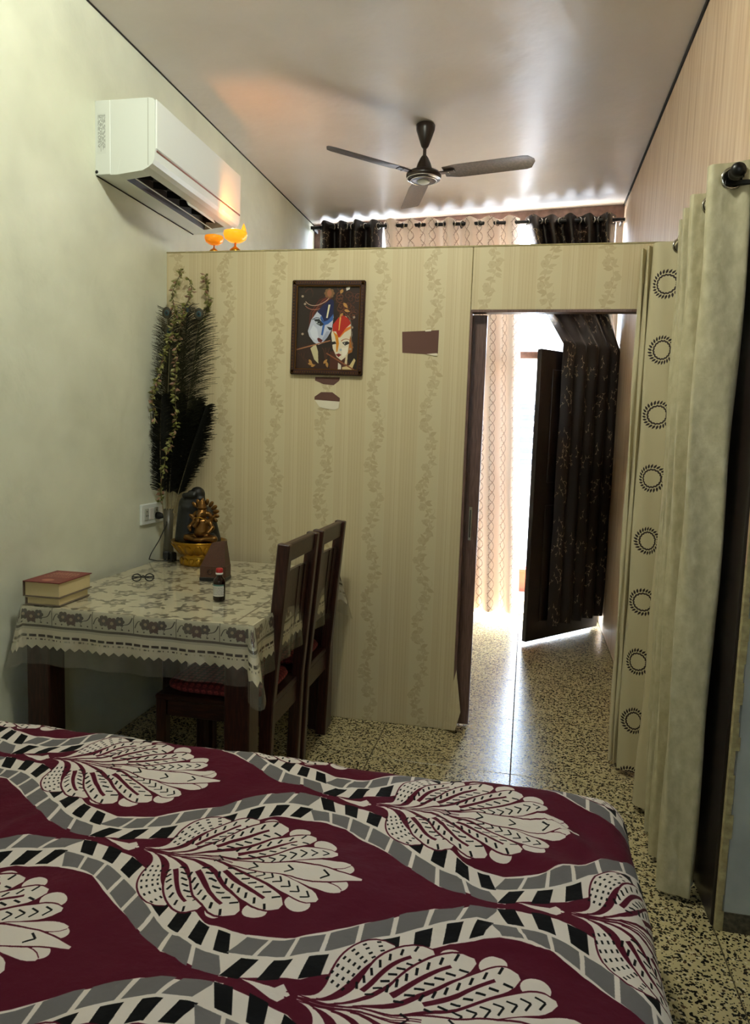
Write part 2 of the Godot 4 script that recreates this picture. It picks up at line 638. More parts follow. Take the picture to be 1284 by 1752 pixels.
func lobe(im: Image, p: PackedVector2Array, hw: float, cream: Color, line: Color, black: Color, kind: int, pointed := false) -> void:
	var n := p.size()
	for layer in 2:
		var grow := hw * 0.16 if layer == 0 else 0.0
		var l := PackedVector2Array()
		var r := PackedVector2Array()
		for i in n:
			var t := float(i) / (n - 1)
			var d := (p[mini(i + 1, n - 1)] - p[maxi(i - 1, 0)]).normalized()
			var w := hw * smoothstep(0.0, 0.75, t) * 0.92 + hw * 0.08
			if pointed:
				w = hw * sin(pow(clampf(t, 0.02, 0.98), 2.2) * PI)
			elif t > 0.86:
				w *= sqrt(maxf(0.05, 1.0 - pow((t - 0.86) / 0.14, 2.0)))
			l.append(p[i] + d.orthogonal() * (w + grow))
			r.append(p[i] - d.orthogonal() * (w + grow))
		r.reverse()
		l.append_array(r)
		poly(im, l, line if layer == 0 else cream)
	# inner gap of the lobe
	if kind == 1:
		var q := PackedVector2Array()
		for i in range(int(n * 0.35), int(n * 0.88)):
			q.append(p[i])
		stroke(im, q, hw * 0.42, line, 0.6)
	if kind == 0:
		return
	var i := int(n * 0.36)
	while i < n - 2:
		var d := (p[i + 1] - p[i - 1]).normalized()
		var nn := d.orthogonal()
		for s: float in [-1.0, 1.0]:
			if kind == 3:
				stroke(im, PackedVector2Array([p[i] + d * hw * 0.35, p[i] - d * hw * 0.3 + nn * s * hw * 0.55]), hw * 0.17, black)
			elif kind == 2:
				for off: float in [0.25, 0.7]:
					stroke(im, PackedVector2Array([p[i] + nn * s * hw * off, p[i] + d * hw * 0.35 + nn * s * hw * off]), hw * 0.17, black)
			else:
				stroke(im, PackedVector2Array([p[i] + nn * s * hw * 0.36 - d * hw * 0.1, p[i] + d * hw * 0.32 + nn * s * hw * 0.78]), hw * 0.17, black)
		i += 2

func curtain_texs() -> void:
	# sheer panel with embroidered wreaths: a repeat of 0.25 m
	rng.seed = 51
	var im := canvas(2048, 1024, Color(0.75, 0.71, 0.58))
	for j in 3:
		var c := Vector2([512.0, 1024.0, 1024.0][j], [512.0, 0.0, 1024.0][j])
		for a in 26:
			var t := a * TAU / 26
			var u := Vector2.from_angle(t)
			poly(im, leaf_shape(c + u * 168, 74, 32, t + 0.5), Color(0.12, 0.055, 0.055))
		var ring := PackedVector2Array()
		for a in 49:
			ring.append(c + Vector2.from_angle(a * TAU / 48) * (143 + 7 * sin(a * 4.0)))
		stroke(im, ring, 25, Color(0.14, 0.07, 0.065))
	var m := mat("wreath_curtain", Color(1, 1, 1), 0.7)
	m.albedo_texture = done(im, 1024, 512)
	m.backlight_enabled = true
	m.backlight = Color(0.25, 0.24, 0.2)
	# plain textured curtain
	var p := mat("plain_curtain", Color(1, 1, 1), 0.6)
	tri(p, noise_tex(52, 0.02, [[0.0, Color(0.66, 0.63, 0.50)], [0.5, Color(0.72, 0.69, 0.56)], [1.0, Color(0.79, 0.765, 0.64)]]), Vector3(3, 1.6, 3))
	bump(p, 53, 0.015, 3.0)
	p.backlight_enabled = true
	p.backlight = Color(0.15, 0.14, 0.12)
	# dark brown with twigs
	im = canvas(1024, 1024, Color(0.085, 0.045, 0.038))
	for i in 34:
		var at := Vector2(rng.randf() * 1024, rng.randf() * 1024)
		var a := PI / 2 + rng.randf_range(-0.6, 0.6)
		var q := PackedVector2Array([at])
		for s in 6:
			a += rng.randf_range(-0.6, 0.6)
			q.append(q[s] + Vector2.from_angle(a) * 26)
			if s % 2 == 1:
				poly(im, leaf_shape(q[s], 40, 11, a + (0.9 if s % 4 == 1 else -0.9)), Color(0.60, 0.53, 0.45))
		stroke(im, q, 5, Color(0.58, 0.51, 0.43))
	m = mat("dark_curtain", Color(1, 1, 1), 0.45)
	m.albedo_texture = done(im, 512, 512)
	# cream with brown vines
	im = canvas(1024, 1024, Color(0.92, 0.85, 0.78))
	for b in 2:
		for s: float in [-1.0, 1.0]:
			var q := PackedVector2Array()
			for i in 65:
				q.append(Vector2(256 + 512 * b + s * sin(i / 64.0 * TAU * 2) * 110, i * 16))
			stroke(im, q, 11, Color(0.40, 0.26, 0.19))
			for i in range(2, 62, 4):
				var d := (q[i + 1] - q[i - 1]).angle()
				stroke(im, bez(q[i], q[i] + Vector2.from_angle(d + 0.7) * 30, q[i] + Vector2.from_angle(d + 1.0) * 50, q[i] + Vector2.from_angle(d + 0.4) * 74, 5), 8, Color(0.44, 0.29, 0.21), 0.4)
	m = mat("cream_curtain", Color(1, 1, 1), 0.7)
	m.albedo_texture = done(im, 512, 512)
	m.backlight_enabled = true
	m.backlight = Color(0.36, 0.345, 0.33)

func cloth_texs() -> void:
	rng.seed = 61
	var im := canvas(1024, 1024, Color(0.76, 0.73, 0.62))
	var tones := [Color(0.35, 0.325, 0.26), Color(0.42, 0.39, 0.315), Color(0.48, 0.45, 0.37)]
	for g in 9:
		var c := Vector2((g % 3) * 341 + 170 + (110 if (g / 3) % 2 else 0), (g / 3) * 341 + 170)
		for ox: int in [-1024, 0, 1024]:
			for oy: int in [-1024, 0, 1024]:
				var at := c + Vector2(ox, oy)
				for k in 7:
					var a := k * TAU / 7 + g
					poly(im, leaf_shape(at + Vector2.from_angle(a) * 14, 118, 74, a), tones[k % 3])
				for k in 5:
					var a := k * TAU / 5 + g * 2
					poly(im, leaf_shape(at + Vector2.from_angle(a) * 6, 62, 44, a), Color(0.70, 0.67, 0.57))
				disc(im, at, Vector2(17, 17), tones[0])
				for k in 3:
					var a := k * TAU / 3 + g * 1.3
					poly(im, leaf_shape(at + Vector2.from_angle(a) * 118, 86, 34, a + 0.7), tones[(k + 1) % 3])
	var m := mat("damask", Color(1, 1, 1), 0.55)
	m.albedo_texture = done(im, 512, 512)
	# hanging border: panels with flowers and scrolls, a repeat of 0.155 m by 0.085 m
	im = canvas(1024, 560, Color(0.72, 0.70, 0.61))
	var dk := Color(0.24, 0.22, 0.19)
	im.fill_rect(Rect2i(0, 440, 1024, 60), Color(0.30, 0.27, 0.22))
	im.fill_rect(Rect2i(0, 0, 16, 440), dk)
	for k: Array in [[300, 190, 88, Color(0.28, 0.24, 0.21)], [500, 240, 96, Color(0.31, 0.21, 0.19)], [690, 180, 76, Color(0.27, 0.24, 0.22)]]:
		for a in 6:
			disc(im, Vector2(k[0], k[1]) + Vector2.from_angle(a * TAU / 6) * k[2], Vector2(k[2], k[2]) * 0.62, k[3])
		disc(im, Vector2(k[0], k[1]), Vector2(k[2], k[2]) * 0.4, Color(0.6, 0.52, 0.42))
	stroke(im, bez(Vector2(1000, 60), Vector2(900, 380), Vector2(760, 120), Vector2(720, 400)), 30, dk, 0.3)
	stroke(im, bez(Vector2(40, 300), Vector2(120, 60), Vector2(200, 60), Vector2(240, 330)), 26, dk, 0.3)
	for k in 6:
		disc(im, Vector2(110 + k * 160, 380), Vector2(20, 20), dk)
	m = mat("border_print", Color(1, 1, 1), 0.6)
	m.albedo_texture = done(im, 512, 280)
	# red cushion cover
	im = canvas(512, 512, Color(0.34, 0.06, 0.10))
	for k in 64:
		var c := Vector2((k % 8) * 64 + 32, (k / 8) * 64 + 32)
		for a in 5:
			disc(im, c + Vector2.from_angle(a * TAU / 5) * 15, Vector2(11, 8), Color(0.58, 0.22, 0.22))
	tri(mat("cushion_print", Color(1, 1, 1), 0.85), done(im, 256, 256), Vector3(5, 5, 5), false)
	# book cover
	im = canvas(512, 704, Color(0.43, 0.10, 0.10))
	im.fill_rect(Rect2i(40, 40, 432, 6), Color(0.66, 0.46, 0.36))
	for k in 5:
		var x := 70
		while x < 420:
			var w := rng.randi_range(16, 46)
			im.fill_rect(Rect2i(x, 110 + k * 64, w, 34 if k < 2 else 18), Color(0.68, 0.50, 0.42))
			x += w + 10
	disc(im, Vector2(256, 560), Vector2(80, 60), Color(0.62, 0.40, 0.32))
	m = mat("book_cover", Color(1, 1, 1), 0.45)
	m.albedo_texture = done(im, 256, 352)
	# bottle label and sticker of the cooler
	im = canvas(512, 256, Color(0.82, 0.81, 0.77))
	im.fill_rect(Rect2i(0, 0, 512, 34), Color(0.30, 0.45, 0.42))
	for k in 8:
		var x := 10
		while x < 480:
			var w := rng.randi_range(14, 60)
			im.fill_rect(Rect2i(x, 60 + k * 22, w, 9), Color(0.30, 0.30, 0.34))
			x += w + 14
	m = mat("bottle_label", Color(1, 1, 1), 0.6)
	m.albedo_texture = done(im, 256, 128)
	im = canvas(128, 512, Color(0.84, 0.86, 0.84))
	for k in 11:
		var y := 20
		while y < 430:
			var w := rng.randi_range(10, 60)
			im.fill_rect(Rect2i(14 + k * 10, y, 4, w), Color(0.33, 0.35, 0.34))
			y += w + rng.randi_range(6, 30)
	m = mat("sticker", Color(1, 1, 1), 0.5)
	m.albedo_texture = done(im, 64, 256)

func painting_tex() -> void:
	# 600 x 820 units, after the framed print: two stylised painted faces among brown scrolls
	var S := 1.6
	var im := canvas(int(600 * S), int(820 * S), Color(0.13, 0.075, 0.05))
	rng.seed = 71
	var P := func(a: Array) -> PackedVector2Array:
		var q := PackedVector2Array()
		for i in range(0, a.size(), 2):
			q.append(Vector2(a[i], a[i + 1]) * S)
		return q
	var brown := Color(0.24, 0.11, 0.06)
	var gold := Color(0.68, 0.50, 0.26)
	# brown drapery
	poly(im, P.call([0, 600, 150, 560, 240, 700, 330, 820, 0, 820]), Color(0.17, 0.075, 0.045))
	poly(im, P.call([330, 640, 420, 620, 520, 760, 480, 820, 330, 820]), Color(0.28, 0.12, 0.07))
	poly(im, P.call([350, 60, 600, 0, 600, 420, 500, 330, 400, 330]), Color(0.16, 0.08, 0.045))
	for k in 18:
		var c := Vector2(rng.randf_range(400, 590), rng.randf_range(20, 430)) * S
		var q := PackedVector2Array()
		for i in 22:
			q.append(c + Vector2.from_angle(i * 0.42 + k) * (4 + i * 2.0) * S)
		stroke(im, q, 5 * S, Color(0.36, 0.17, 0.08) if k % 3 else Color(0.47, 0.25, 0.13))
	for k in 26:
		var c := Vector2(rng.randf_range(0, 600), rng.randf_range(0, 820)) * S
		stroke(im, bez(c, c + Vector2(30, -60) * S, c + Vector2(90, -40) * S, c + Vector2(70, 40) * S), rng.randf_range(4, 12) * S, [Color(0.20, 0.10, 0.06), Color(0.27, 0.135, 0.075), Color(0.16, 0.10, 0.07)][k % 3], 0.3)
	# headdress of the left figure
	for k in 7:
		stroke(im, P.call([120 + k * 8, 430, 130 + k * 12, 260, 210 + k * 16, 140, 310 + k * 4, 90]), 9 * S, [Color(0.34, 0.10, 0.07), Color(0.22, 0.09, 0.05), Color(0.45, 0.20, 0.13)][k % 3])
	stroke(im, bez(Vector2(80, 150) * S, Vector2(130, 220) * S, Vector2(240, 190) * S, Vector2(300, 120) * S), 6 * S, Color(0.78, 0.66, 0.58))
	stroke(im, bez(Vector2(80, 195) * S, Vector2(140, 260) * S, Vector2(260, 230) * S, Vector2(310, 140) * S), 5 * S, Color(0.72, 0.45, 0.38))
	for k in 8:
		disc(im, (Vector2(305, 70) + Vector2.from_angle(k * TAU / 8) * 34) * S, Vector2(16, 16) * S, Color(0.46, 0.33, 0.2))
	disc(im, Vector2(305, 70) * S, Vector2(22, 34) * S, Color(0.60, 0.38, 0.26))
	# left face
	var skin := Color(0.72, 0.74, 0.80)
	poly(im, P.call([110, 440, 140, 330, 200, 240, 290, 160, 340, 140, 352, 300, 340, 420, 300, 500, 250, 560, 215, 575, 170, 550, 125, 490]), skin)
	poly(im, P.call([195, 250, 250, 180, 320, 125, 350, 140, 350, 290, 300, 330, 265, 345, 240, 290]), Color(0.06, 0.09, 0.27))
	poly(im, P.call([240, 290, 265, 345, 300, 330, 350, 270, 348, 330, 300, 370, 272, 380, 255, 480, 238, 478, 250, 390, 225, 300]), Color(0.20, 0.36, 0.62))
	poly(im, P.call([300, 180, 318, 180, 296, 310, 282, 310]), Color(0.86, 0.83, 0.68))
	poly(im, P.call([165, 325, 215, 320, 262, 372, 235, 392, 195, 370]), Color(0.10, 0.13, 0.16))
	poly(im, P.call([178, 345, 205, 348, 225, 372, 200, 368]), Color(0.80, 0.84, 0.85))
	poly(im, P.call([290, 395, 345, 405, 342, 430, 315, 428]), Color(0.12, 0.13, 0.16))
	poly(im, P.call([198, 505, 225, 508, 258, 530, 240, 552, 215, 545]), Color(0.32, 0.06, 0.09))
	# neck / hand of the left figure
	poly(im, P.call([140, 610, 190, 565, 215, 640, 222, 760, 180, 720]), Color(0.74, 0.70, 0.55))
	# right face
	var sk2 := Color(0.83, 0.79, 0.70)
	poly(im, P.call([335, 470, 350, 380, 400, 310, 470, 290, 520, 350, 535, 470, 520, 600, 480, 690, 440, 725, 395, 690, 355, 610]), sk2)
	poly(im, P.call([345, 440, 350, 370, 395, 310, 440, 280, 490, 310, 520, 360, 470, 410, 430, 480, 405, 500, 380, 440]), Color(0.66, 0.12, 0.06))
	poly(im, P.call([350, 440, 400, 480, 412, 560, 400, 640, 388, 640, 384, 540, 372, 490]), Color(0.80, 0.52, 0.10))
	poly(im, P.call([470, 410, 530, 380, 520, 410, 460, 450, 420, 500, 410, 500]), Color(0.80, 0.45, 0.12))
	poly(im, P.call([335, 545, 375, 538, 388, 560, 350, 570]), Color(0.12, 0.09, 0.08))
	poly(im, P.call([440, 548, 490, 535, 520, 552, 470, 578]), Color(0.10, 0.08, 0.08))
	poly(im, P.call([385, 665, 415, 655, 440, 668, 412, 692]), Color(0.42, 0.06, 0.08))
	poly(im, P.call([515, 480, 545, 560, 540, 640, 500, 660]), Color(0.62, 0.38, 0.14))
	poly(im, P.call([480, 680, 500, 650, 495, 760, 470, 770]), Color(0.80, 0.73, 0.58))
	poly(im, P.call([410, 745, 440, 770, 440, 820, 410, 820]), Color(0.80, 0.78, 0.72))
	poly(im, P.call([450, 790, 520, 770, 560, 700, 575, 720, 540, 820, 450, 820]), Color(0.80, 0.72, 0.52))
	poly(im, P.call([130, 440, 160, 380, 200, 420, 215, 500, 190, 530, 150, 500]), Color(0.80, 0.82, 0.87))
	poly(im, P.call([290, 440, 320, 440, 300, 500, 262, 545, 250, 520]), Color(0.60, 0.63, 0.72))
	stroke(im, bez(Vector2(150, 330) * S, Vector2(190, 290) * S, Vector2(230, 310) * S, Vector2(262, 350) * S), 7 * S, Color(0.10, 0.11, 0.16), 0.4)
	disc(im, Vector2(207, 358) * S, Vector2(9, 9) * S, Color(0.05, 0.08, 0.12))
	disc(im, Vector2(470, 556) * S, Vector2(10, 9) * S, Color(0.80, 0.78, 0.74))
	disc(im, Vector2(473, 556) * S, Vector2(7, 7) * S, Color(0.05, 0.04, 0.04))
	disc(im, Vector2(358, 555) * S, Vector2(8, 7) * S, Color(0.05, 0.04, 0.04))
	stroke(im, bez(Vector2(432, 535) * S, Vector2(460, 505) * S, Vector2(500, 505) * S, Vector2(525, 535) * S), 7 * S, Color(0.55, 0.24, 0.08), 0.5)
	poly(im, P.call([440, 600, 500, 590, 490, 660, 450, 690]), Color(0.88, 0.85, 0.78))
	poly(im, P.call([410, 300, 425, 300, 412, 430, 402, 430]), Color(0.83, 0.62, 0.30))
	disc(im, Vector2(430, 620) * S, Vector2(12, 12) * S, Color(0.62, 0.66, 0.70))
	for k in 5:
		stroke(im, bez(Vector2(250 + k * 18, 600) * S, Vector2(300, 650 + k * 20) * S, Vector2(250, 720 + k * 8) * S, Vector2(330, 790) * S), 6 * S, [Color(0.34, 0.17, 0.10), Color(0.22, 0.10, 0.06)][k % 2], 0.4)
	for k in 6:
		stroke(im, bez(Vector2(20 + k * 16, 660) * S, Vector2(60, 700 + k * 14) * S, Vector2(120, 720 + k * 16) * S, Vector2(180 + k * 8, 815) * S), 6 * S, [Color(0.30, 0.14, 0.08), Color(0.12, 0.06, 0.04)][k % 2], 0.5)
	# flutes
	stroke(im, P.call([0, 628, 330, 530]), 12 * S, Color(0.60, 0.40, 0.27))
	stroke(im, P.call([295, 655, 590, 830]), 13 * S, Color(0.52, 0.31, 0.2))
	# leaves
	for l: Array in [[440, 160, 70, 30, 0.9], [450, 230, 60, 26, 0.3], [440, 260, 55, 24, 2.2], [130, 720, 60, 26, 1.0], [120, 760, 60, 26, 0.2], [150, 790, 50, 22, -0.4], [270, 760, 60, 26, -0.9], [300, 740, 60, 26, 1.4], [430, 30, 50, 30, 2.0]]:
		poly(im, leaf_shape(Vector2(l[0], l[1]) * S, l[2] * S, l[3] * S, l[4]), gold)
	poly(im, P.call([460, 15, 500, 0, 495, 30, 465, 45]), Color(0.86, 0.84, 0.8))
	for k: Array in [[530, 400], [520, 610], [60, 470], [50, 100], [75, 175], [545, 300]]:
		disc(im, Vector2(k[0], k[1]) * S, Vector2(12, 12) * S, Color(0.62, 0.55, 0.48))
	stroke(im, bez(Vector2(480, 280) * S, Vector2(560, 360) * S, Vector2(500, 520) * S, Vector2(550, 600) * S), 9 * S, Color(0.42, 0.34, 0.28))
	var m := mat("painting", Color(1, 1, 1), 0.35)
	m.albedo_texture = done(im, 300, 410)

# ================================================================== ROOM SHELL
func shell() -> void:
	# floor: slab and terrazzo tiles with open joints
	var fl := node("floor")
	struct(fl, "cream terrazzo floor with dark stone chips")
	var st := begin()
	bx(st, Vector3(-1.9, -0.12, -5.86), Vector3(2.1, -0.006, 1.45), 0.001)
	obj("slab", st, M.grout, fl)
	st = begin()
	cbox(st, Transform3D(), Vector3(0.5965, 0.02, 0.5965), 0.0012)
	st.generate_normals()
	var tile := st.commit()
	for i in 7:
		for j in 13:
			var t := MeshInstance3D.new()
			t.name = "tile"
			t.mesh = tile
			t.material_override = M.terrazzo
			fl.add_child(t, true)
			t.position = Vector3(-1.5 + i * 0.6, -0.01, 0.965 + 0.1 - 0.3 - j * 0.6 + 0.2)
	# left wall
	st = begin()
	bx(st, Vector3(XL - 0.15, 0, ZB - 0.14), Vector3(XL, 3.2, 1.45), 0.001)
	struct(obj("wall_left", st, M.wall_paint), "pale green painted wall behind the air conditioner")
	# right wall of the passage, up to the projecting corner
	var rw := node("wall_right")
	struct(rw, "wall with beige streaked paper on the right")
	st = begin()
	hexa(st, [Vector3(XR, 0, -2.118), Vector3(XR + 0.14, 0, -2.118), Vector3(XR + 0.14, 0, ZB - 0.14), Vector3(XR, 0, ZB - 0.14),
		Vector3(XR - 0.012, 3.2, -2.118), Vector3(XR + 0.14, 3.2, -2.118), Vector3(XR + 0.14, 3.2, ZB - 0.14), Vector3(XR - 0.012, 3.2, ZB - 0.14)])
	obj("papered_face", st, M.streak_paper, rw)
	# wall facing the camera at the right edge
	var pw := node("wall_right_front")
	struct(pw, "grey painted wall corner with a chipped yellowish edge")
	st = begin()
	bx(st, Vector3(XR + 0.012, 0, -2.24), Vector3(2.1, 3.2, -2.112), 0.004)
	obj("painted_face", st, M.pier_paint, pw)
	st = begin()
	rng.seed = 3
	# chipped edge: uneven strip of bare plaster along the corner
	var y := 0.0
	while y < 3.0:
		var h := rng.randf_range(0.03, 0.09)
		var w := rng.randf_range(0.008, 0.02)
		bx(st, Vector3(XR - 0.004, y, -2.135), Vector3(XR + w, y + h, -2.1095), 0.001)
		y += h
	obj("chipped_edge", st, M.old_plaster, pw)
	st = begin()
	bx(st, Vector3(XR + 0.014, 0, -2.13), Vector3(2.05, 0.06, -2.1105), 0.001)
	obj("skirting", st, M.dirty_plaster, pw)
	# dark wooden frame of the curtained doorway in the right wall
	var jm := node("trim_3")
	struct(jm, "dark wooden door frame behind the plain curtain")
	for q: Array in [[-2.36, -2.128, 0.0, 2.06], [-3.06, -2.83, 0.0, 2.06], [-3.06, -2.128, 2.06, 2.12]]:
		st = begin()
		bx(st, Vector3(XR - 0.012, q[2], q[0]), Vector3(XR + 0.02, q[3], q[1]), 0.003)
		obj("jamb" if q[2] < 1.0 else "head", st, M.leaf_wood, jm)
	# walls out of view that close the room
	st = begin()
	bx(st, Vector3(2.0, 0, -2.2), Vector3(2.14, 3.2, 1.45), 0.001)
	struct(obj("wall_far_right", st, M.wall_paint), "plain painted wall closing the bedroom on the right")
	st = begin()
	for q: Array in [[XL - 0.15, 0.25, 0.0, 3.2], [0.75, 2.14, 0.0, 3.2], [0.25, 0.75, 0.0, 2.0], [0.25, 0.75, 2.48, 3.2]]:
		bx(st, Vector3(q[0], q[2], 1.3), Vector3(q[1], q[3], 1.45), 0.0005)
	struct(obj("wall_rear", st, M.wall_paint), "plain painted wall behind the bed head")
	var fill_win := node("window_2", Vector3(0.5, 2.24, 1.37))  # unseen window, added so sky light fills the partition from behind
	struct(fill_win, "small added window behind the bed head, letting in fill light")
	for s: float in [-1.0, 1.0]:
		st = begin()
		bx(st, Vector3(s * 0.23 - 0.02, -0.24, -0.03), Vector3(s * 0.23 + 0.02, 0.24, 0.03), 0.003)
		obj("frame_stile", st, M.frame_brown, fill_win)
		st = begin()
		bx(st, Vector3(-0.21, s * 0.22 - 0.02, -0.03), Vector3(0.21, s * 0.22 + 0.02, 0.03), 0.003)
		obj("frame_rail", st, M.frame_brown, fill_win)
	st = begin()
	bx(st, Vector3(-0.21, -0.20, -0.003), Vector3(0.21, 0.20, 0.003), 0.0005)
	obj("pane", st, M.glass, fill_win)
	# ceiling
	st = begin()
	var k := (CR - CL) / (XR - XL)
	var yr := CL + k * (2.14 - XL)
	var yl := CL + k * (-0.15)
	hexa(st, [Vector3(XL - 0.15, yl, 1.45), Vector3(2.14, yr, 1.45), Vector3(2.14, yr, ZB - 0.14), Vector3(XL - 0.15, yl, ZB - 0.14),
		Vector3(XL - 0.15, yl + 0.2, 1.45), Vector3(2.14, yr + 0.2, 1.45), Vector3(2.14, yr + 0.2, ZB - 0.14), Vector3(XL - 0.15, yl + 0.2, ZB - 0.14)])
	struct(obj("ceiling", st, M.ceiling_paint), "off-white satin painted ceiling")
	# dark joints between ceiling and walls
	st = begin()
	bx(st, Vector3(XL, CL - 0.006, -5.72), Vector3(XL + 0.005, CL + 0.004, 1.3), 0.001)
	struct(obj("trim_1", st, M.gap_dark), "thin dark joint between left wall and ceiling")
	st = begin()
	bx(st, Vector3(XR - 0.021, CR - 0.016, -5.72), Vector3(XR - 0.008, CR + 0.004, -2.118), 0.001)
	struct(obj("trim_2", st, M.gap_dark), "thin brown joint between right wall and ceiling")
	# the lamp fitting on the ceiling over the bed
	var lamp := node("ceiling_light", Vector3(-0.66, CL + k * (-0.66 - XL), -1.85))
	tag(lamp, "round white globe light on the ceiling above the bed", "light")
	st = begin()
	lathe(st, [Vector2(0.0, -0.03), Vector2(0.06, -0.028), Vector2(0.065, -0.02), Vector2(0.065, 0.0), Vector2(0.0, 0.0)], Transform3D(), 24)
	obj("base", st, M.plastic_white, lamp)
	var em := mat("lamp_diffuser", Color(0.95, 0.95, 0.9), 0.4)
	em.emission_enabled = true
	em.emission = Color(0.97, 1.0, 0.93)
	em.emission_energy_multiplier = 3.0
	st = begin()
	ellipsoid(st, Transform3D(Basis(), Vector3(0, 2.985 - CL - k * (-0.66 - XL), 0)), Vector3(0.075, 0.065, 0.075), 12)
	obj("globe", st, em, lamp)

func back_wall() -> void:
	var w := node("wall_back")
	struct(w, "back wall with window frames and a door to the balcony")
	var st := begin()
	bx(st, Vector3(XL - 0.1, 0, ZB - 0.14), Vector3(-0.46, 0.85, ZB), 0.002)
	obj("parapet", st, M.streak_paper, w)
	st = begin()
	bx(st, Vector3(XL - 0.1, 2.995, ZB - 0.14), Vector3(XR + 0.1, 3.2, ZB + 0.01), 0.003)
	obj("head_beam", st, M.frame_brown, w)
	for x: float in [XL + 0.025, -1.02, -0.46, 0.575]:
		st = begin()
		bx(st, Vector3(x - 0.03, 0.0 if x > -0.6 else 0.85, ZB - 0.10), Vector3(x + 0.03, 3.0, ZB - 0.02), 0.004)
		obj("frame_post", st, M.frame_brown if x < 0.5 else M.door_frame_paint, w)
	st = begin()
	bx(st, Vector3(XL, 0.85, ZB - 0.10), Vector3(-0.46, 0.90, ZB - 0.02), 0.004)
	obj("frame_sill", st, M.frame_brown, w)
	st = begin()
	bx(st, Vector3(XL, 2.0, ZB - 0.10), Vector3(0.575, 2.055, ZB - 0.02), 0.004)
	obj("transom", st, M.frame_brown, w)
	st = begin()
	bx(st, Vector3(-0.46, -0.002, ZB - 0.14), Vector3(0.6, 0.018, ZB - 0.02), 0.004)
	obj("threshold", st, M.pier_paint, w)
	var win := node("window_1")
	struct(win, "tall window panes behind the curtains")
	for p: Array in [[XL + 0.055, -1.05, 0.9, 2.0], [-0.99, -0.49, 0.9, 2.0], [XL + 0.055, -1.05, 2.055, 2.995], [-0.99, -0.49, 2.055, 2.995]]:
		st = begin()
		bx(st, Vector3(p[0], p[2], ZB - 0.063), Vector3(p[1], p[3], ZB - 0.057), 0.0005)
		obj("pane", st, M.glass, win)
	# balcony door leaf, standing open into the room
	var d := node("door_2", Vector3(0.558, 0.0, -5.50))
	struct(d, "dark brown wooden balcony door standing open")
	st = begin()
	bx(st, Vector3(0.0, 0.022, -0.018), Vector3(0.80, 1.975, 0.018), 0.003)
	obj("leaf", st, M.leaf_wood, d)
	for s: float in [-1.0, 1.0]:
		for y: Array in [[0.15, 0.95], [1.1, 1.85]]:
			st = begin()
			bx(st, Vector3(0.12, y[0], s * 0.018), Vector3(0.68, y[1], s * 0.024), 0.004)
			obj("raised_panel", st, M.leaf_wood, d)
	for y: float in [0.3, 1.0, 1.7]:
		st = begin()
		tube(st, [Vector3(-0.008, y - 0.04, 0), Vector3(-0.008, y + 0.04, 0)], 0.008, 8)
		obj("hinge", st, M.chrome, d)
	# local +x runs from the hinge to the free edge
	d.basis = Basis(Vector3(-0.6485, 0, 0.7612), Vector3.UP, Vector3(-0.7612, 0, -0.6485))

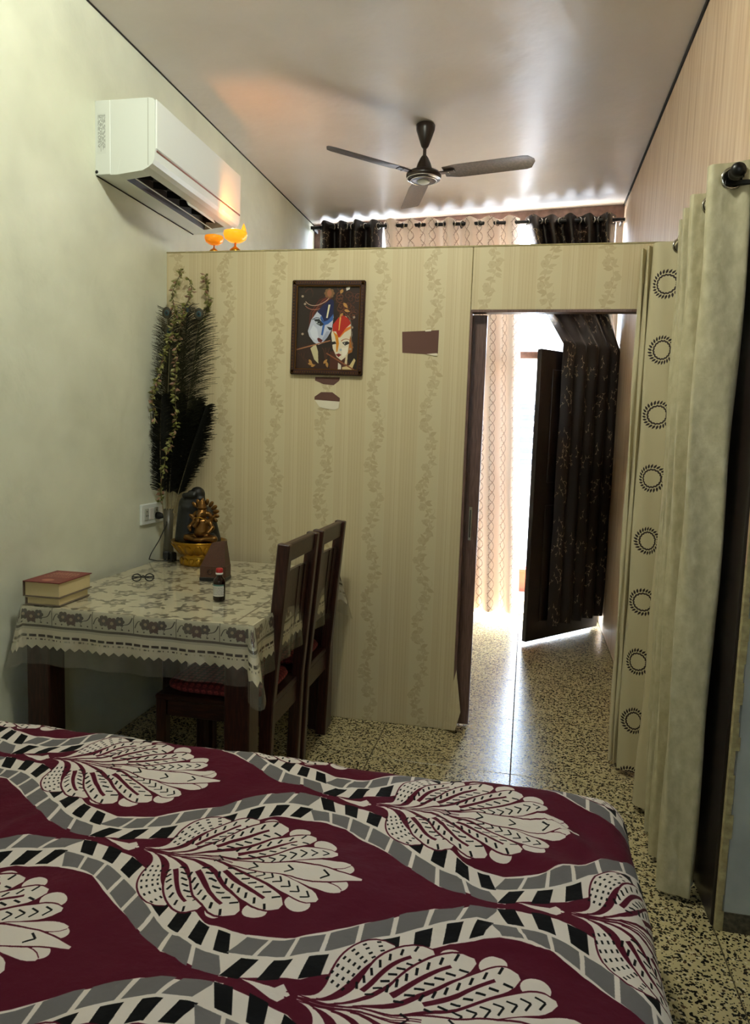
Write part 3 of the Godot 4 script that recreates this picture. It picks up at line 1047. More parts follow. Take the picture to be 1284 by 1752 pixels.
func outside() -> void:
	# balcony outside the door
	var st := begin()
	bx(st, Vector3(-3.0, -0.15, -7.05), Vector3(3.0, -0.004, -5.87), 0.004)
	struct(obj("balcony_floor", st, M.balcony_stone), "pale stone floor of the balcony outside the door")
	st = begin()
	bx(st, Vector3(-3.0, 3.16, -6.75), Vector3(3.0, 3.26, -5.86), 0.004)  # added overhang out of view, sized to keep direct sun off the inner floor
	struct(obj("added_sun_blocker", st, M.facade), "unseen slab added over the balcony door to block the sun")
	var r := node("balcony_railing", Vector3(0, 0, -7.0))
	tag(r, "white balcony railing with thin bars outside the open door", "railing")
	st = begin()
	bx(st, Vector3(-3, 0.98, -0.025), Vector3(3, 1.02, 0.025), 0.004)
	obj("top_rail", st, M.facade, r)
	st = begin()
	bx(st, Vector3(-3, 0.08, -0.015), Vector3(3, 0.11, 0.015), 0.004)
	obj("bottom_rail", st, M.facade, r)
	for i in 25:
		st = begin()
		bx(st, Vector3(-2.99 + i * 0.247, -0.004, -0.008), Vector3(-2.974 + i * 0.247, 0.98, 0.008), 0.002)
		obj("bar", st, M.facade, r)
	var pot := node("planter", Vector3(0.10, -0.004, -6.72))
	tag(pot, "orange terracotta planter on the balcony floor", "planter")
	st = begin()
	hexa(st, [Vector3(-0.13, 0, 0.07), Vector3(0.13, 0, 0.07), Vector3(0.13, 0, -0.07), Vector3(-0.13, 0, -0.07),
		Vector3(-0.15, 0.19, 0.09), Vector3(0.15, 0.19, 0.09), Vector3(0.15, 0.19, -0.09), Vector3(-0.15, 0.19, -0.09)])
	obj("tub", st, M.terracotta, pot)
	st = begin()
	bx(st, Vector3(-0.165, 0.185, -0.10), Vector3(0.165, 0.215, 0.10), 0.004)
	obj("rim", st, M.terracotta, pot)
	# house across the street
	var h := node("opposite_house", Vector3(0, -3.5, -13.0))
	tag(h, "sunlit white house with blue louvred shutters across the street", "building")
	st = begin()
	bx(st, Vector3(-7, 0, -6), Vector3(7, 6.3, 0), 0.02)
	obj("wall", st, M.facade, h)
	st = begin()
	bx(st, Vector3(-7.2, 6.3, -6.2), Vector3(7.2, 6.5, 0.4), 0.02)
	obj("roof_slab", st, M.facade, h)
	for p: Array in [[-2.6, 4.2], [-0.1, 4.2], [2.4, 4.2], [-2.6, 1.3], [-0.1, 1.3], [2.4, 1.3]]:
		var win := node("window", Vector3(p[0], p[1], 0.0), h)
		st = begin()
		bx(st, Vector3(-0.72, -0.08, -0.02), Vector3(0.72, 1.38, 0.04), 0.01)
		obj("surround", st, M.facade, win)
		for i in 7:
			st = begin()
			cbox(st, Transform3D(Basis(Vector3.RIGHT, 0.6), Vector3(0, 0.1 + i * 0.19, 0.07)), Vector3(1.3, 0.11, 0.02), 0.003)
			obj("slat", st, M.shutter, win)
	st = begin()
	bx(st, Vector3(-30, -3.7, -60), Vector3(30, -3.5, -5.9), 0.01)
	struct(obj("street_ground", st, M.balcony_stone), "sunlit paved street below the balcony")

# ================================================================== PARTITION
func partition() -> void:
	var w := node("wall_partition")
	struct(w, "low partition covered with cream striped floral wallpaper")
	var st := begin()
	bx(st, Vector3(XL, 0.0, ZP - 0.05), Vector3(-0.285, 2.228, ZP), 0.002)
	obj("papered_board", st, M.wallpaper, w)
	st = begin()
	bx(st, Vector3(-0.283, 1.955, ZP - 0.05), Vector3(XR - 0.001, 2.228, ZP), 0.002)
	obj("papered_lintel", st, M.wallpaper, w)
	st = begin()
	bx(st, Vector3(-0.283, 1.944, ZP - 0.052), Vector3(XR - 0.001, 1.9555, ZP + 0.004), 0.001)
	obj("lintel_edge", st, M.brown_laminate, w)
	st = begin()
	bx(st, Vector3(XL, 2.2275, ZP - 0.052), Vector3(XR - 0.001, 2.234, ZP + 0.002), 0.001)
	obj("top_edge", st, M.old_plaster, w)
	st = begin()
	bx(st, Vector3(-0.285, 0.0, ZP - 0.052), Vector3(-0.274, 1.95, ZP + 0.002), 0.001)
	obj("board_edge", st, M.brown_laminate, w)
	# torn places with the brown board showing, and curled scraps of paper
	var patch := func(pts: Array, m: Material, lift: float) -> void:
		var s := begin()
		var top: Array = []
		var n := pts.size()
		var mid := Vector2.ZERO
		for p: Vector2 in pts:
			mid += p / n
		for i in n:
			var a: Vector2 = pts[i]
			var b: Vector2 = pts[(i + 1) % n]
			tri3(s, Vector3(a.x, a.y, ZP + lift), Vector3(mid.x, mid.y, ZP + lift), Vector3(b.x, b.y, ZP + lift))
			quad(s, Vector3(a.x, a.y, ZP + lift), Vector3(b.x, b.y, ZP + lift), Vector3(b.x, b.y, ZP - 0.001), Vector3(a.x, a.y, ZP - 0.001))
		obj("torn_patch" if m == M.patch_board else "paper_scrap", s, m, w)
	patch.call([Vector2(-0.592, 1.858), Vector2(-0.50, 1.862), Vector2(-0.423, 1.866), Vector2(-0.424, 1.762), Vector2(-0.47, 1.758), Vector2(-0.588, 1.764)], M.patch_board, 0.0012)
	patch.call([Vector2(-0.486, 1.866), Vector2(-0.458, 1.869), Vector2(-0.459, 1.861), Vector2(-0.485, 1.859)], M.torn_paper, 0.004)
	patch.call([Vector2(-0.475, 1.759), Vector2(-0.428, 1.763), Vector2(-0.425, 1.752), Vector2(-0.44, 1.751)], M.torn_paper, 0.005)
	patch.call([Vector2(-1.0, 1.648), Vector2(-0.88, 1.648), Vector2(-0.884, 1.632), Vector2(-0.91, 1.611), Vector2(-0.96, 1.615), Vector2(-1.002, 1.632)], M.patch_board, 0.0012)
	patch.call([Vector2(-1.002, 1.542), Vector2(-1.002, 1.556), Vector2(-0.97, 1.578), Vector2(-0.915, 1.578), Vector2(-0.878, 1.552), Vector2(-0.879, 1.536)], M.patch_board, 0.0012)
	patch.call([Vector2(-1.001, 1.541), Vector2(-0.879, 1.535), Vector2(-0.882, 1.505), Vector2(-0.90, 1.497), Vector2(-0.94, 1.501), Vector2(-0.975, 1.507)], M.torn_paper, 0.002)
	# loose corner of the paper at the foot of the board
	st = begin()
	st.set_smooth_group(4)
	for k: Array in [[Vector3(-0.275, 0.30, ZP + 0.001), Vector3(-0.33, 0.0, ZP + 0.003), Vector3(-0.265, 0.02, ZP + 0.05)], [Vector3(-0.275, 0.30, ZP + 0.001), Vector3(-0.265, 0.02, ZP + 0.05), Vector3(-0.245, 0.10, ZP + 0.02)]]:
		tri3(st, k[0], k[1], k[2])
	obj("loose_paper_corner", st, M.wallpaper, w)
	# sliding door, pushed behind the partition
	var d := node("door_1", Vector3(-1.05, 0.012, ZP - 0.075))
	struct(d, "brown laminate sliding door pushed open behind the partition")
	st = begin()
	bx(st, Vector3(0.0, 0.0, -0.018), Vector3(0.838, 1.93, 0.018), 0.003)
	obj("panel", st, M.brown_laminate, d)
	st = begin()
	bx(st, Vector3(0.795, 0.895, 0.018), Vector3(0.811, 1.055, 0.023), 0.002)
	obj("flush_handle", st, M.chrome, d)
	st = begin()
	bx(st, Vector3(0.8005, 0.91, 0.0215), Vector3(0.8055, 1.04, 0.0238), 0.001)
	obj("handle_recess", st, M.plastic_dark, d)
	# framed picture, hung a little askew
	var f := node("framed_picture", Vector3(-0.943, 1.872, ZP))
	f.rotation.z = deg_to_rad(-0.6)
	tag(f, "framed painting of two stylised faces with blue and red brows hanging on wallpapered partition", "painting")
	var hw := 0.175
	var hh := 0.216
	for s: float in [-1.0, 1.0]:
		st = begin()
		bx(st, Vector3(-hw, s * hh - (0.026 if s > 0 else 0.0), 0.004), Vector3(hw, s * hh + (0.0 if s > 0 else 0.026), 0.024), 0.005)
		obj("frame_rail", st, M.dark_wood_flat, f)
		st = begin()
		bx(st, Vector3(s * hw - (0.024 if s > 0 else 0.0), -hh, 0.004), Vector3(s * hw + (0.0 if s > 0 else 0.024), hh, 0.024), 0.005)
		obj("frame_stile", st, M.dark_wood, f)
	# beaded gilt line
	st = begin()
	for s: float in [-1.0, 1.0]:
		bx(st, Vector3(-hw + 0.022, s * (hh - 0.026) - 0.002, 0.008), Vector3(hw - 0.022, s * (hh - 0.026) + 0.002, 0.021), 0.001)
		bx(st, Vector3(s * (hw - 0.024) - 0.002, -hh + 0.024, 0.008), Vector3(s * (hw - 0.024) + 0.002, hh - 0.024, 0.021), 0.001)
	obj("gilt_line", st, M.old_gold, f)
	st = begin()
	for i in 30:
		var t := (i + 0.5) / 30.0
		for s: float in [-1.0, 1.0]:
			bx(st, Vector3(lerpf(-hw, hw, t) - 0.002, s * (hh - 0.012) - 0.003, 0.0235), Vector3(lerpf(-hw, hw, t) + 0.002, s * (hh - 0.012) + 0.003, 0.0256), 0.0008)
			bx(st, Vector3(s * (hw - 0.011) - 0.003, lerpf(-hh, hh, t) - 0.002, 0.0235), Vector3(s * (hw - 0.011) + 0.003, lerpf(-hh, hh, t) + 0.002, 0.0256), 0.0008)
	stuff(obj("beading", st, M.old_gold, f))
	st = begin()
	var px := hw - 0.023
	var py := hh - 0.025
	sheet(st, [[Vector3(-px, py, 0.010), Vector3(px, py, 0.010)], [Vector3(-px, -py, 0.010), Vector3(px, -py, 0.010)]], [[Vector2(0, 0), Vector2(1, 0)], [Vector2(0, 1), Vector2(1, 1)]])
	obj("print", st, M.painting, f)

# ================================================================== BED
func bed() -> void:
	var b := node("bed", Vector3(-0.75, 0, -0.75))
	tag(b, "double bed under the maroon printed quilt", "bed")
	var st := begin()
	bx(st, Vector3(-0.96, 0.14, -1.02), Vector3(0.90, 0.24, 1.1), 0.01)
	obj("frame", st, M.dark_wood_flat, b)
	st = begin()
	bx(st, Vector3(-0.96, 0.24, -1.02), Vector3(0.90, 0.475, 1.1), 0.05)
	obj("mattress", st, M.mattress, b)
	for x: float in [-0.9, 0.84]:
		for z: float in [-0.95, 1.0]:
			st = begin()
			bx(st, Vector3(x - 0.035, 0, z - 0.035), Vector3(x + 0.035, 0.14, z + 0.035), 0.005)
			obj("leg", st, M.dark_wood, b)
	# quilt: a sheet that rolls over the foot and the right side
	var n := FastNoiseLite.new()
	n.seed = 81
	n.frequency = 2.2
	n.fractal_octaves = 3
	var xe := 0.205
	var ze := -1.785
	var r := 0.085
	var rows: Array = []
	var uvs: Array = []
	var nu := 150
	var nv := 150
	for j in nv + 1:
		var row: Array = []
		var uvr: Array = []
		var zz := lerpf(0.35, ze - 0.36, j / float(nv))
		for i in nu + 1:
			var xx := lerpf(-1.745, xe + 0.50, i / float(nu))
			var ex := maxf(0.0, xx - xe)
			var ez := maxf(0.0, ze - zz)
			var ee := Vector2(ex, ez).length()
			var p := Vector3(minf(xx, xe), 0.5, maxf(zz, ze))
			if ee > 0.0:
				var d := Vector2(ex, ez) / ee
				var a := minf(ee / r, PI / 2)
				var out := sin(a) * r
				var dropl := (1.0 - cos(a)) * r + maxf(0.0, ee - r * PI / 2)
				out += maxf(0.0, ee - r * PI / 2) * 0.05
				# folds of the hanging part
				var fold := smoothstep(0.06, 0.3, ee)
				out += fold * 0.022 * sin((xx * d.y + zz * d.x) * 17.0 + 1.3)
				# the corner of the quilt stands out
				out += smoothstep(0.02, 0.2, minf(ex, ez)) * 0.05
				p += Vector3(d.x * out, -dropl, -d.y * out)
			p.y = maxf(p.y, 0.045)
			p.y += n.get_noise_2d(xx, zz) * 0.016 * clampf(1.0 - ee * 3.0, 0.0, 1.0)
			p.y += n.get_noise_2d(xx * 3.0 + 9.0, zz * 3.0) * 0.006
			# creases towards the foot corner
			var cr := Vector2(xx - 0.12, zz + 1.62).rotated(0.7)
			p.y += 0.018 * exp(-pow(cr.x / 0.025, 2.0)) * exp(-pow(cr.y / 0.13, 2.0))
			cr = Vector2(xx - 0.05, zz + 1.50).rotated(1.15)
			p.y += 0.014 * exp(-pow(cr.x / 0.03, 2.0)) * exp(-pow(cr.y / 0.15, 2.0))
			for q: Array in [[-0.10, -1.42, 0.35, 0.02, 0.20, 0.010], [-0.55, -1.12, 0.15, 0.018, 0.26, 0.007], [-1.05, -1.35, -0.3, 0.02, 0.22, 0.008], [0.10, -1.20, 1.3, 0.022, 0.22, 0.011], [-0.35, -1.68, 1.0, 0.02, 0.12, 0.008]]:
				cr = Vector2(xx - q[0], zz - q[1]).rotated(q[2])
				p.y += q[5] * exp(-pow(cr.x / q[3], 2.0)) * exp(-pow(cr.y / q[4], 2.0))
			row.append(p)
			uvr.append(Vector2((xx + 0.853) / 0.88, (zz + 1.324 + 0.0) / 0.614))
		rows.append(row)
		uvs.append(uvr)
	st = begin()
	sheet(st, rows, uvs)
	tag(obj("quilt", st, M.quilt_print), "maroon quilt printed with cream plumes and black striped ribbons spread on bed", "quilt")

# ================================================================== TABLE AND CHAIRS
const TX0 := -1.70
const TX1 := -0.845
const TZ0 := -3.24
const TZ1 := -2.16
const TY := 0.756

func dining() -> void:
	var t := node("dining_table", Vector3((TX0 + TX1) / 2, 0, (TZ0 + TZ1) / 2))
	tag(t, "dark wooden dining table under the printed cloth against left wall", "table")
	var hx := (TX1 - TX0) / 2
	var hz := (TZ1 - TZ0) / 2
	var st := begin()
	bx(st, Vector3(-hx, 0.722, -hz), Vector3(hx, 0.752, hz), 0.004)
	obj("tabletop", st, M.dark_wood_flat, t)
	for s: float in [-1.0, 1.0]:
		st = begin()
		bx(st, Vector3(-hx + 0.09, 0.64, s * (hz - 0.04) - 0.012), Vector3(hx - 0.09, 0.722, s * (hz - 0.04) + 0.012), 0.003)
		obj("apron", st, M.dark_wood_flat, t)
		st = begin()
		bx(st, Vector3(s * (hx - 0.04) - 0.012, 0.64, -hz + 0.09), Vector3(s * (hx - 0.04) + 0.012, 0.722, hz - 0.09), 0.003)
		obj("apron", st, M.dark_wood_flat, t)
		for q: float in [-1.0, 1.0]:
			st = begin()
			bx(st, Vector3(s * (hx - 0.055) - 0.045, 0, q * (hz - 0.055) - 0.045), Vector3(s * (hx - 0.055) + 0.045, 0.722, q * (hz - 0.055) + 0.045), 0.004)
			obj("leg", st, M.dark_wood, t)
	tablecloth()
	# chairs along the right side of the table, backs towards the room
	var c := chair()
	c.position = Vector3(-0.82, 0, -2.535)
	tag(c, "dark wooden chair with slotted back standing nearer the bed", "chair", "dining chairs along the table")
	var c2 := c.duplicate()
	c2.name = "dining_chair_001"
	add_child(c2)
	c2.position = Vector3(-0.815, 0, -2.94)
	tag(c2, "dark wooden chair with slotted back standing nearer the wallpapered partition", "chair", "dining chairs along the table")

func chair() -> Node3D:
	# local: back at x = 0 and seat towards -x, width along z
	var c := node("dining_chair")
	var st: SurfaceTool
	for s: float in [-1.0, 1.0]:
		st = begin()
		beam(st, Vector3(-0.055, 0.0, s * 0.168), Vector3(-0.04, 0.42, s * 0.168), 0.048, 0.036, 0.004)
		beam(st, Vector3(-0.0405, 0.41, s * 0.168), Vector3(0.012, 1.0, s * 0.168), 0.046, 0.036, 0.004)
		obj("rear_leg", st, M.dark_wood, c)
		st = begin()
		bx(st, Vector3(-0.47, 0, s * 0.168 - 0.02), Vector3(-0.43, 0.40, s * 0.168 + 0.02), 0.004)
		obj("front_leg", st, M.dark_wood, c)
		st = begin()
		bx(st, Vector3(-0.43, 0.335, s * 0.168 - 0.011), Vector3(-0.06, 0.395, s * 0.168 + 0.011), 0.003)
		obj("side_rail", st, M.dark_wood_flat, c)
	st = begin()
	bx(st, Vector3(-0.068, 0.315, -0.15), Vector3(-0.036, 0.395, 0.15), 0.003)
	obj("rear_rail", st, M.dark_wood_flat, c)
	st = begin()
	bx(st, Vector3(-0.46, 0.335, -0.148), Vector3(-0.436, 0.395, 0.148), 0.003)
	obj("front_rail", st, M.dark_wood_flat, c)
	var tilt := Basis(Vector3.BACK, -0.089)
	st = begin()
	cbox(st, Transform3D(tilt, Vector3(0.009, 0.965, 0)), Vector3(0.026, 0.068, 0.302), 0.004)
	obj("top_rail", st, M.dark_wood_flat, c)
	st = begin()
	# slightly curved back panel
	for k in 6:
		var z0 := -0.15 + k * 0.05
		var bow := 0.014 * (1.0 - pow((z0 + 0.025) / 0.15, 2.0))
		cbox(st, Transform3D(tilt, Vector3(-0.012 - bow, 0.735, z0 + 0.025)), Vector3(0.014, 0.30, 0.0502), 0.0005)
	obj("back_panel", st, M.dark_wood, c)
	st = begin()
	bx(st, Vector3(-0.475, 0.392, -0.185), Vector3(-0.035, 0.415, 0.185), 0.006)
	obj("seat", st, M.dark_wood_flat, c)
	st = begin()
	cushion(st, Vector3(-0.258, 0.44, 0.0), Vector3(0.20, 0.027, 0.175))
	obj("cushion", st, M.cushion_print, c)
	return c

func cushion(st: SurfaceTool, at: Vector3, r: Vector3) -> void:
	var prof: Array = []
	var n := 10
	for i in n + 1:
		var a := -PI / 2 + PI * i / n
		prof.append(Vector2(pow(maxf(cos(a), 0.0), 0.35), sin(a)))
	# rounded square section
	st.set_smooth_group(2)
	var sides := 32
	var ring := func(i: int, k: int) -> Vector3:
		var t := k * TAU / sides
		var c := cos(t)
		var s := sin(t)
		var f := pow(pow(absf(c), 5.0) + pow(absf(s), 5.0), -0.2)
		return at + Vector3(c * f * prof[i].x * r.x, prof[i].y * r.y, s * f * prof[i].x * r.z)
	for i in n:
		for k in sides:
			quad(st, ring.call(i, k), ring.call(i, k + 1), ring.call(i + 1, k + 1), ring.call(i + 1, k))

# hanging edge of a cloth: path samples with outward direction, local drop factor and arc length
func edge_path(step: float) -> Array:
	var o: Array = []
	var s := 0.0
	var rr := 0.012
	# front edge from the wall to the corner, round the corner, right edge, back corner
	var pts: Array = []
	for i in 5:
		pts.append([Vector2(TX0, TZ1 - rr - 0.25 + i * 0.0625), Vector2(-1, 0), 0.0])
	for i in range(1, 9):
		var a := PI - i * PI / 18
		pts.append([Vector2(TX0 + rr, TZ1 - rr) + Vector2(cos(a), sin(a)) * rr, Vector2(cos(a), sin(a)), sin(i * PI / 9) * 0.55])
	var nx := int((TX1 - TX0) / step)
	for i in nx + 1:
		pts.append([Vector2(lerpf(TX0 + rr, TX1 - rr, float(i) / nx), TZ1), Vector2(0, 1), 0.0])
	for i in range(1, 9):
		var a := PI / 2 - i * PI / 18
		pts.append([Vector2(TX1 - rr, TZ1 - rr) + Vector2(cos(a), sin(a)) * rr, Vector2(cos(a), sin(a)), sin(i * PI / 9)])
	var nz := int((TZ1 - TZ0) / step)
	for i in nz + 1:
		pts.append([Vector2(TX1, lerpf(TZ1 - rr, TZ0 + rr, float(i) / nz)), Vector2(1, 0), 0.0])
	for i in range(1, 9):
		var a := -i * PI / 18
		pts.append([Vector2(TX1 - rr, TZ0 + rr) + Vector2(cos(a), sin(a)) * rr, Vector2(cos(a), sin(a)), sin(i * PI / 9)])
	for i in pts.size():
		if i > 0:
			s += pts[i][0].distance_to(pts[i - 1][0]) + (0.03 if pts[i][2] > 0.0 else 0.0)
		o.append([pts[i][0], pts[i][1], pts[i][2], s])
	return o

func hang(p: Array, v: float, gap: float) -> Vector3:
	# v: length down from the table edge; corners fall further and stand out
	var c: float = p[2]
	var at: Vector2 = p[0]
	var d: Vector2 = p[1]
	var out := gap + 0.006 * sin(p[3] * 40.0) * v / 0.15 + c * v * 0.42 + minf(v, 0.01) * 0.4
	return Vector3(at.x + d.x * out, TY + gap - v * (1.0 + c * 0.25), at.y + d.y * out)

func tablecloth() -> void:
	var t := node("tablecloth", Vector3(0, 0, 0))
	tag(t, "beige floral tablecloth with lace edging spread over the dining table", "tablecloth")
	var st := begin()
	sheet(st, [[Vector3(TX0, TY, TZ0), Vector3(TX1, TY, TZ0)], [Vector3(TX0, TY, TZ1), Vector3(TX1, TY, TZ1)]],
		[[Vector2(TX0, TZ0) / 0.42, Vector2(TX1, TZ0) / 0.42], [Vector2(TX0, TZ1) / 0.42, Vector2(TX1, TZ1) / 0.42]])
	obj("cloth_top", st, M.damask, t)
	# dark woven lines near the edges of the top
	st = begin()
	bx(st, Vector3(TX1 - 0.075, TY, TZ0), Vector3(TX1 - 0.069, TY + 0.0006, TZ1), 0.0002)
	obj("woven_line", st, M.book_grey, t)
	st = begin()
	bx(st, Vector3(TX0 + 0.07, TY, TZ0), Vector3(TX0 + 0.076, TY + 0.0006, TZ1), 0.0002)
	obj("woven_line", st, M.book_grey, t)
	var path := edge_path(0.017)
	# printed border that hangs down
	var rows: Array = []
	var uvs: Array = []
	var drop := 0.078
	for j in 7:
		var row: Array = []
		var uvr: Array = []
		for p: Array in path:
			row.append(hang(p, drop * j / 6.0, 0.001))
			uvr.append(Vector2(p[3] / 0.155, j / 6.0))
		rows.append(row)
		uvs.append(uvr)
	st = begin()
	sheet(st, rows, uvs)
	obj("hanging_border", st, M.border_print, t)
	# lace: bands, little openings and a row of teeth
	st = begin()
	st.set_smooth_group(5)
	for i in path.size() - 1:
		var a: Array = path[i]
		var b: Array = path[i + 1]
		var strip := func(v0: float, v1: float, f0: float, f1: float) -> void:
			var q: Array = []
			for k: Array in [[f0, v0], [f1, v0], [f1, v1], [f0, v1]]:
				q.append(hang(a, k[1], 0.001).lerp(hang(b, k[1], 0.001), k[0]))
			quad(st, q[0], q[3], q[2], q[1])
		strip.call(drop, drop + 0.018, 0.0, 1.0)
		if i % 2 == 0:
			strip.call(drop + 0.018, drop + 0.027, 0.0, 0.45)
		strip.call(drop + 0.027, drop + 0.033, 0.0, 1.0)
		if i % 3 != 2:
			strip.call(drop + 0.033, drop + 0.038, 0.0, 0.8)
		else:
			strip.call(drop + 0.033, drop + 0.038, 0.4, 0.8)
		strip.call(drop + 0.038, drop + 0.056, 0.0, 1.0)
		# tooth of the zigzag edge, two segments wide
		var v0 := drop + 0.056
		var tip := 0.013
		var h0 := tip * (0.0 if i % 2 == 0 else 1.0)
		var h1 := tip * (1.0 if i % 2 == 0 else 0.0)
		quad(st, hang(a, v0, 0.001), hang(a, v0 + h0 + 0.0005, 0.001), hang(b, v0 + h1 + 0.0005, 0.001), hang(b, v0, 0.001))
	obj("lace_edging", st, M.lace, t)
	# clear plastic sheet over the cloth
	rows = []
	uvs = []
	for j in 6:
		var row: Array = []
		var uvr: Array = []
		for p: Array in path:
			var q := hang(p, 0.205 * j / 5.0, 0.0045)
			row.append(q)
			uvr.append(Vector2.ZERO)
		rows.append(row)
		uvs.append(uvr)
	var pc := node("clear_cover")
	tag(pc, "clear plastic sheet lying over the tablecloth and hanging below its lace", "table cover")
	st = begin()
	sheet(st, rows, uvs)
	obj("hanging_edge", st, M.clear_plastic, pc)
	st = begin()
	sheet(st, [[Vector3(TX0, TY + 0.0045, TZ0), Vector3(TX1, TY + 0.0045, TZ0)], [Vector3(TX0, TY + 0.0045, TZ1), Vector3(TX1, TY + 0.0045, TZ1)]], [[Vector2.ZERO, Vector2.ZERO], [Vector2.ZERO, Vector2.ZERO]])
	obj("top_sheet", st, M.clear_plastic, pc)

# ================================================================== CURTAINS
# paths: rows of Vector2(x, z) at given heights; the cloth is smooth between them
# mid: the path point (by index) that the texture point shift falls on
func cloth(paths: Array, ys: Array, uv: Vector2, n := 6, rowsteps := 8, mid := 0.0, shift := Vector2.ZERO) -> SurfaceTool:
	var dense: Array = []
	for p: Array in paths:
		dense.append(catmull(p, n))
	var arc: Array = [0.0]
	for i in range(1, dense[0].size()):
		arc.append(arc[i - 1] + dense[0][i].distance_to(dense[0][i - 1]))
	var rows: Array = []
	var uvs: Array = []
	for k in paths.size() - 1:
		for s in rowsteps + (1 if k == paths.size() - 2 else 0):
			var f := s / float(rowsteps)
			var y := lerpf(ys[k], ys[k + 1], f)
			var row: Array = []
			var uvr: Array = []
			for i in dense[k].size():
				var q: Vector2 = dense[k][i].lerp(dense[k + 1][i], f)
				row.append(Vector3(q.x + 0.003 * sin(y * 9.0 + i * 0.35), y, q.y + 0.003 * sin(y * 7.0 + i * 0.5)))
				uvr.append(Vector2((arc[i] - arc[int(mid * n)]) / uv.x, -y / uv.y) + shift)
			rows.append(row)
			uvs.append(uvr)
	var st := begin()
	sheet(st, rows, uvs)
	return st

func right_curtains() -> void:
	# rod along the right wall
	var r := node("curtain_rod", Vector3(0.515, 2.13, -2.22))
	tag(r, "black curtain rod on brackets carrying the cream curtains by right wall", "curtain rod")
	var st := begin()
	tube(st, [Vector3(0, 0, 0), Vector3(0, 0, -1.0)], 0.0125, 12)
	obj("pole", st, M.black_metal, r)
	st = begin()
	lathe(st, [Vector2(0, -0.045), Vector2(0.016, -0.042), Vector2(0.021, -0.03), Vector2(0.014, -0.014), Vector2(0.019, -0.008), Vector2(0.019, 0.0), Vector2(0.0, 0.0)], Transform3D(Basis(Vector3.RIGHT, -PI / 2), Vector3(0, 0, 0)), 16)
	obj("finial", st, M.black_metal, r)
	for z: float in [-0.03, -0.95]:
		var b := node("bracket", Vector3(0, 0, z), r)
		st = begin()
		bx(st, Vector3(-0.02, -0.022, -0.008), Vector3(0.09, -0.008, 0.008), 0.002)
		obj("arm", st, M.black_metal, b)
		st = begin()
		bx(st, Vector3(0.078, -0.05, -0.016), Vector3(0.09, 0.03, 0.016), 0.003)
		obj("wall_plate", st, M.black_metal, b)
		st = begin()
		torus(st, Transform3D(Basis(), Vector3.ZERO), 0.017, 0.005, 14, 6)
		obj("cup", st, M.black_metal, b)
		st = begin()
		tube(st, [Vector3(0.02, 0.0, 0), Vector3(0.02, 0.028, 0)], 0.011, 10)
		obj("set_screw", st, M.black_metal, b)
	# embroidered curtain, farther from the camera
	var top := [Vector2(0.415, -3.24), Vector2(0.400, -3.15), Vector2(0.410, -3.13), Vector2(0.424, -3.15), Vector2(0.418, -3.10), Vector2(0.428, -3.085), Vector2(0.440, -3.11), Vector2(0.434, -3.06), Vector2(0.450, -3.04), Vector2(0.490, -3.025), Vector2(0.530, -3.01), Vector2(0.558, -3.02), Vector2(0.560, -2.98), Vector2(0.535, -2.93), Vector2(0.518, -2.89), Vector2(0.535, -2.875), Vector2(0.562, -2.87)]
	var bot := [Vector2(0.425, -3.21), Vector2(0.408, -3.14), Vector2(0.414, -3.12), Vector2(0.428, -3.13), Vector2(0.422, -3.10), Vector2(0.428, -3.085), Vector2(0.438, -3.10), Vector2(0.434, -3.06), Vector2(0.448, -3.045), Vector2(0.485, -3.03), Vector2(0.520, -3.02), Vector2(0.540, -3.03), Vector2(0.535, -2.95), Vector2(0.480, -2.82), Vector2(0.462, -2.76), Vector2(0.485, -2.73), Vector2(0.53, -2.71)]
	var c := node("embroidered_curtain", Vector3.ZERO)
	tag(c, "cream curtain with dark leafy wreath embroidery hanging beside the doorway", "curtain")
	obj("cloth", cloth([top, bot], [2.16, 0.03], Vector2(0.5, 0.25), 6, 20, 9.0, Vector2(0.25, 0.5)), M.wreath_curtain, c)
	for z: float in [-3.13, -3.05, -2.98, -2.88]:
		st = begin()
		torus(st, Transform3D(Basis(Vector3.UP, 0.4), Vector3(0.515, 2.13, z)), 0.024, 0.004)
		obj("eyelet", st, M.chrome, c)
	# plain curtain, nearer
	top = [Vector2(0.585, -2.86), Vector2(0.490, -2.82), Vector2(0.484, -2.80), Vector2(0.496, -2.788), Vector2(0.545, -2.775), Vector2(0.585, -2.755), Vector2(0.580, -2.71), Vector2(0.480, -2.69), Vector2(0.471, -2.672), Vector2(0.484, -2.660), Vector2(0.545, -2.645), Vector2(0.585, -2.62), Vector2(0.580, -2.57), Vector2(0.476, -2.555), Vector2(0.466, -2.535), Vector2(0.480, -2.522), Vector2(0.54, -2.51), Vector2(0.585, -2.48), Vector2(0.580, -2.32), Vector2(0.474, -2.305), Vector2(0.461, -2.285), Vector2(0.474, -2.270), Vector2(0.525, -2.258), Vector2(0.570, -2.250), Vector2(0.578, -2.29)]
	bot = [Vector2(0.580, -2.80), Vector2(0.500, -2.76), Vector2(0.494, -2.74), Vector2(0.504, -2.728), Vector2(0.545, -2.715), Vector2(0.580, -2.695), Vector2(0.575, -2.64), Vector2(0.490, -2.61), Vector2(0.481, -2.59), Vector2(0.492, -2.578), Vector2(0.545, -2.565), Vector2(0.580, -2.54), Vector2(0.575, -2.48), Vector2(0.480, -2.455), Vector2(0.470, -2.435), Vector2(0.482, -2.422), Vector2(0.53, -2.41), Vector2(0.578, -2.38), Vector2(0.572, -2.28), Vector2(0.474, -2.262), Vector2(0.463, -2.244), Vector2(0.474, -2.232), Vector2(0.515, -2.220), Vector2(0.552, -2.210), Vector2(0.560, -2.25)]
	c = node("plain_curtain", Vector3.ZERO)
	tag(c, "plain cream crinkled curtain with eyelets hanging nearest to the grey wall corner", "curtain")
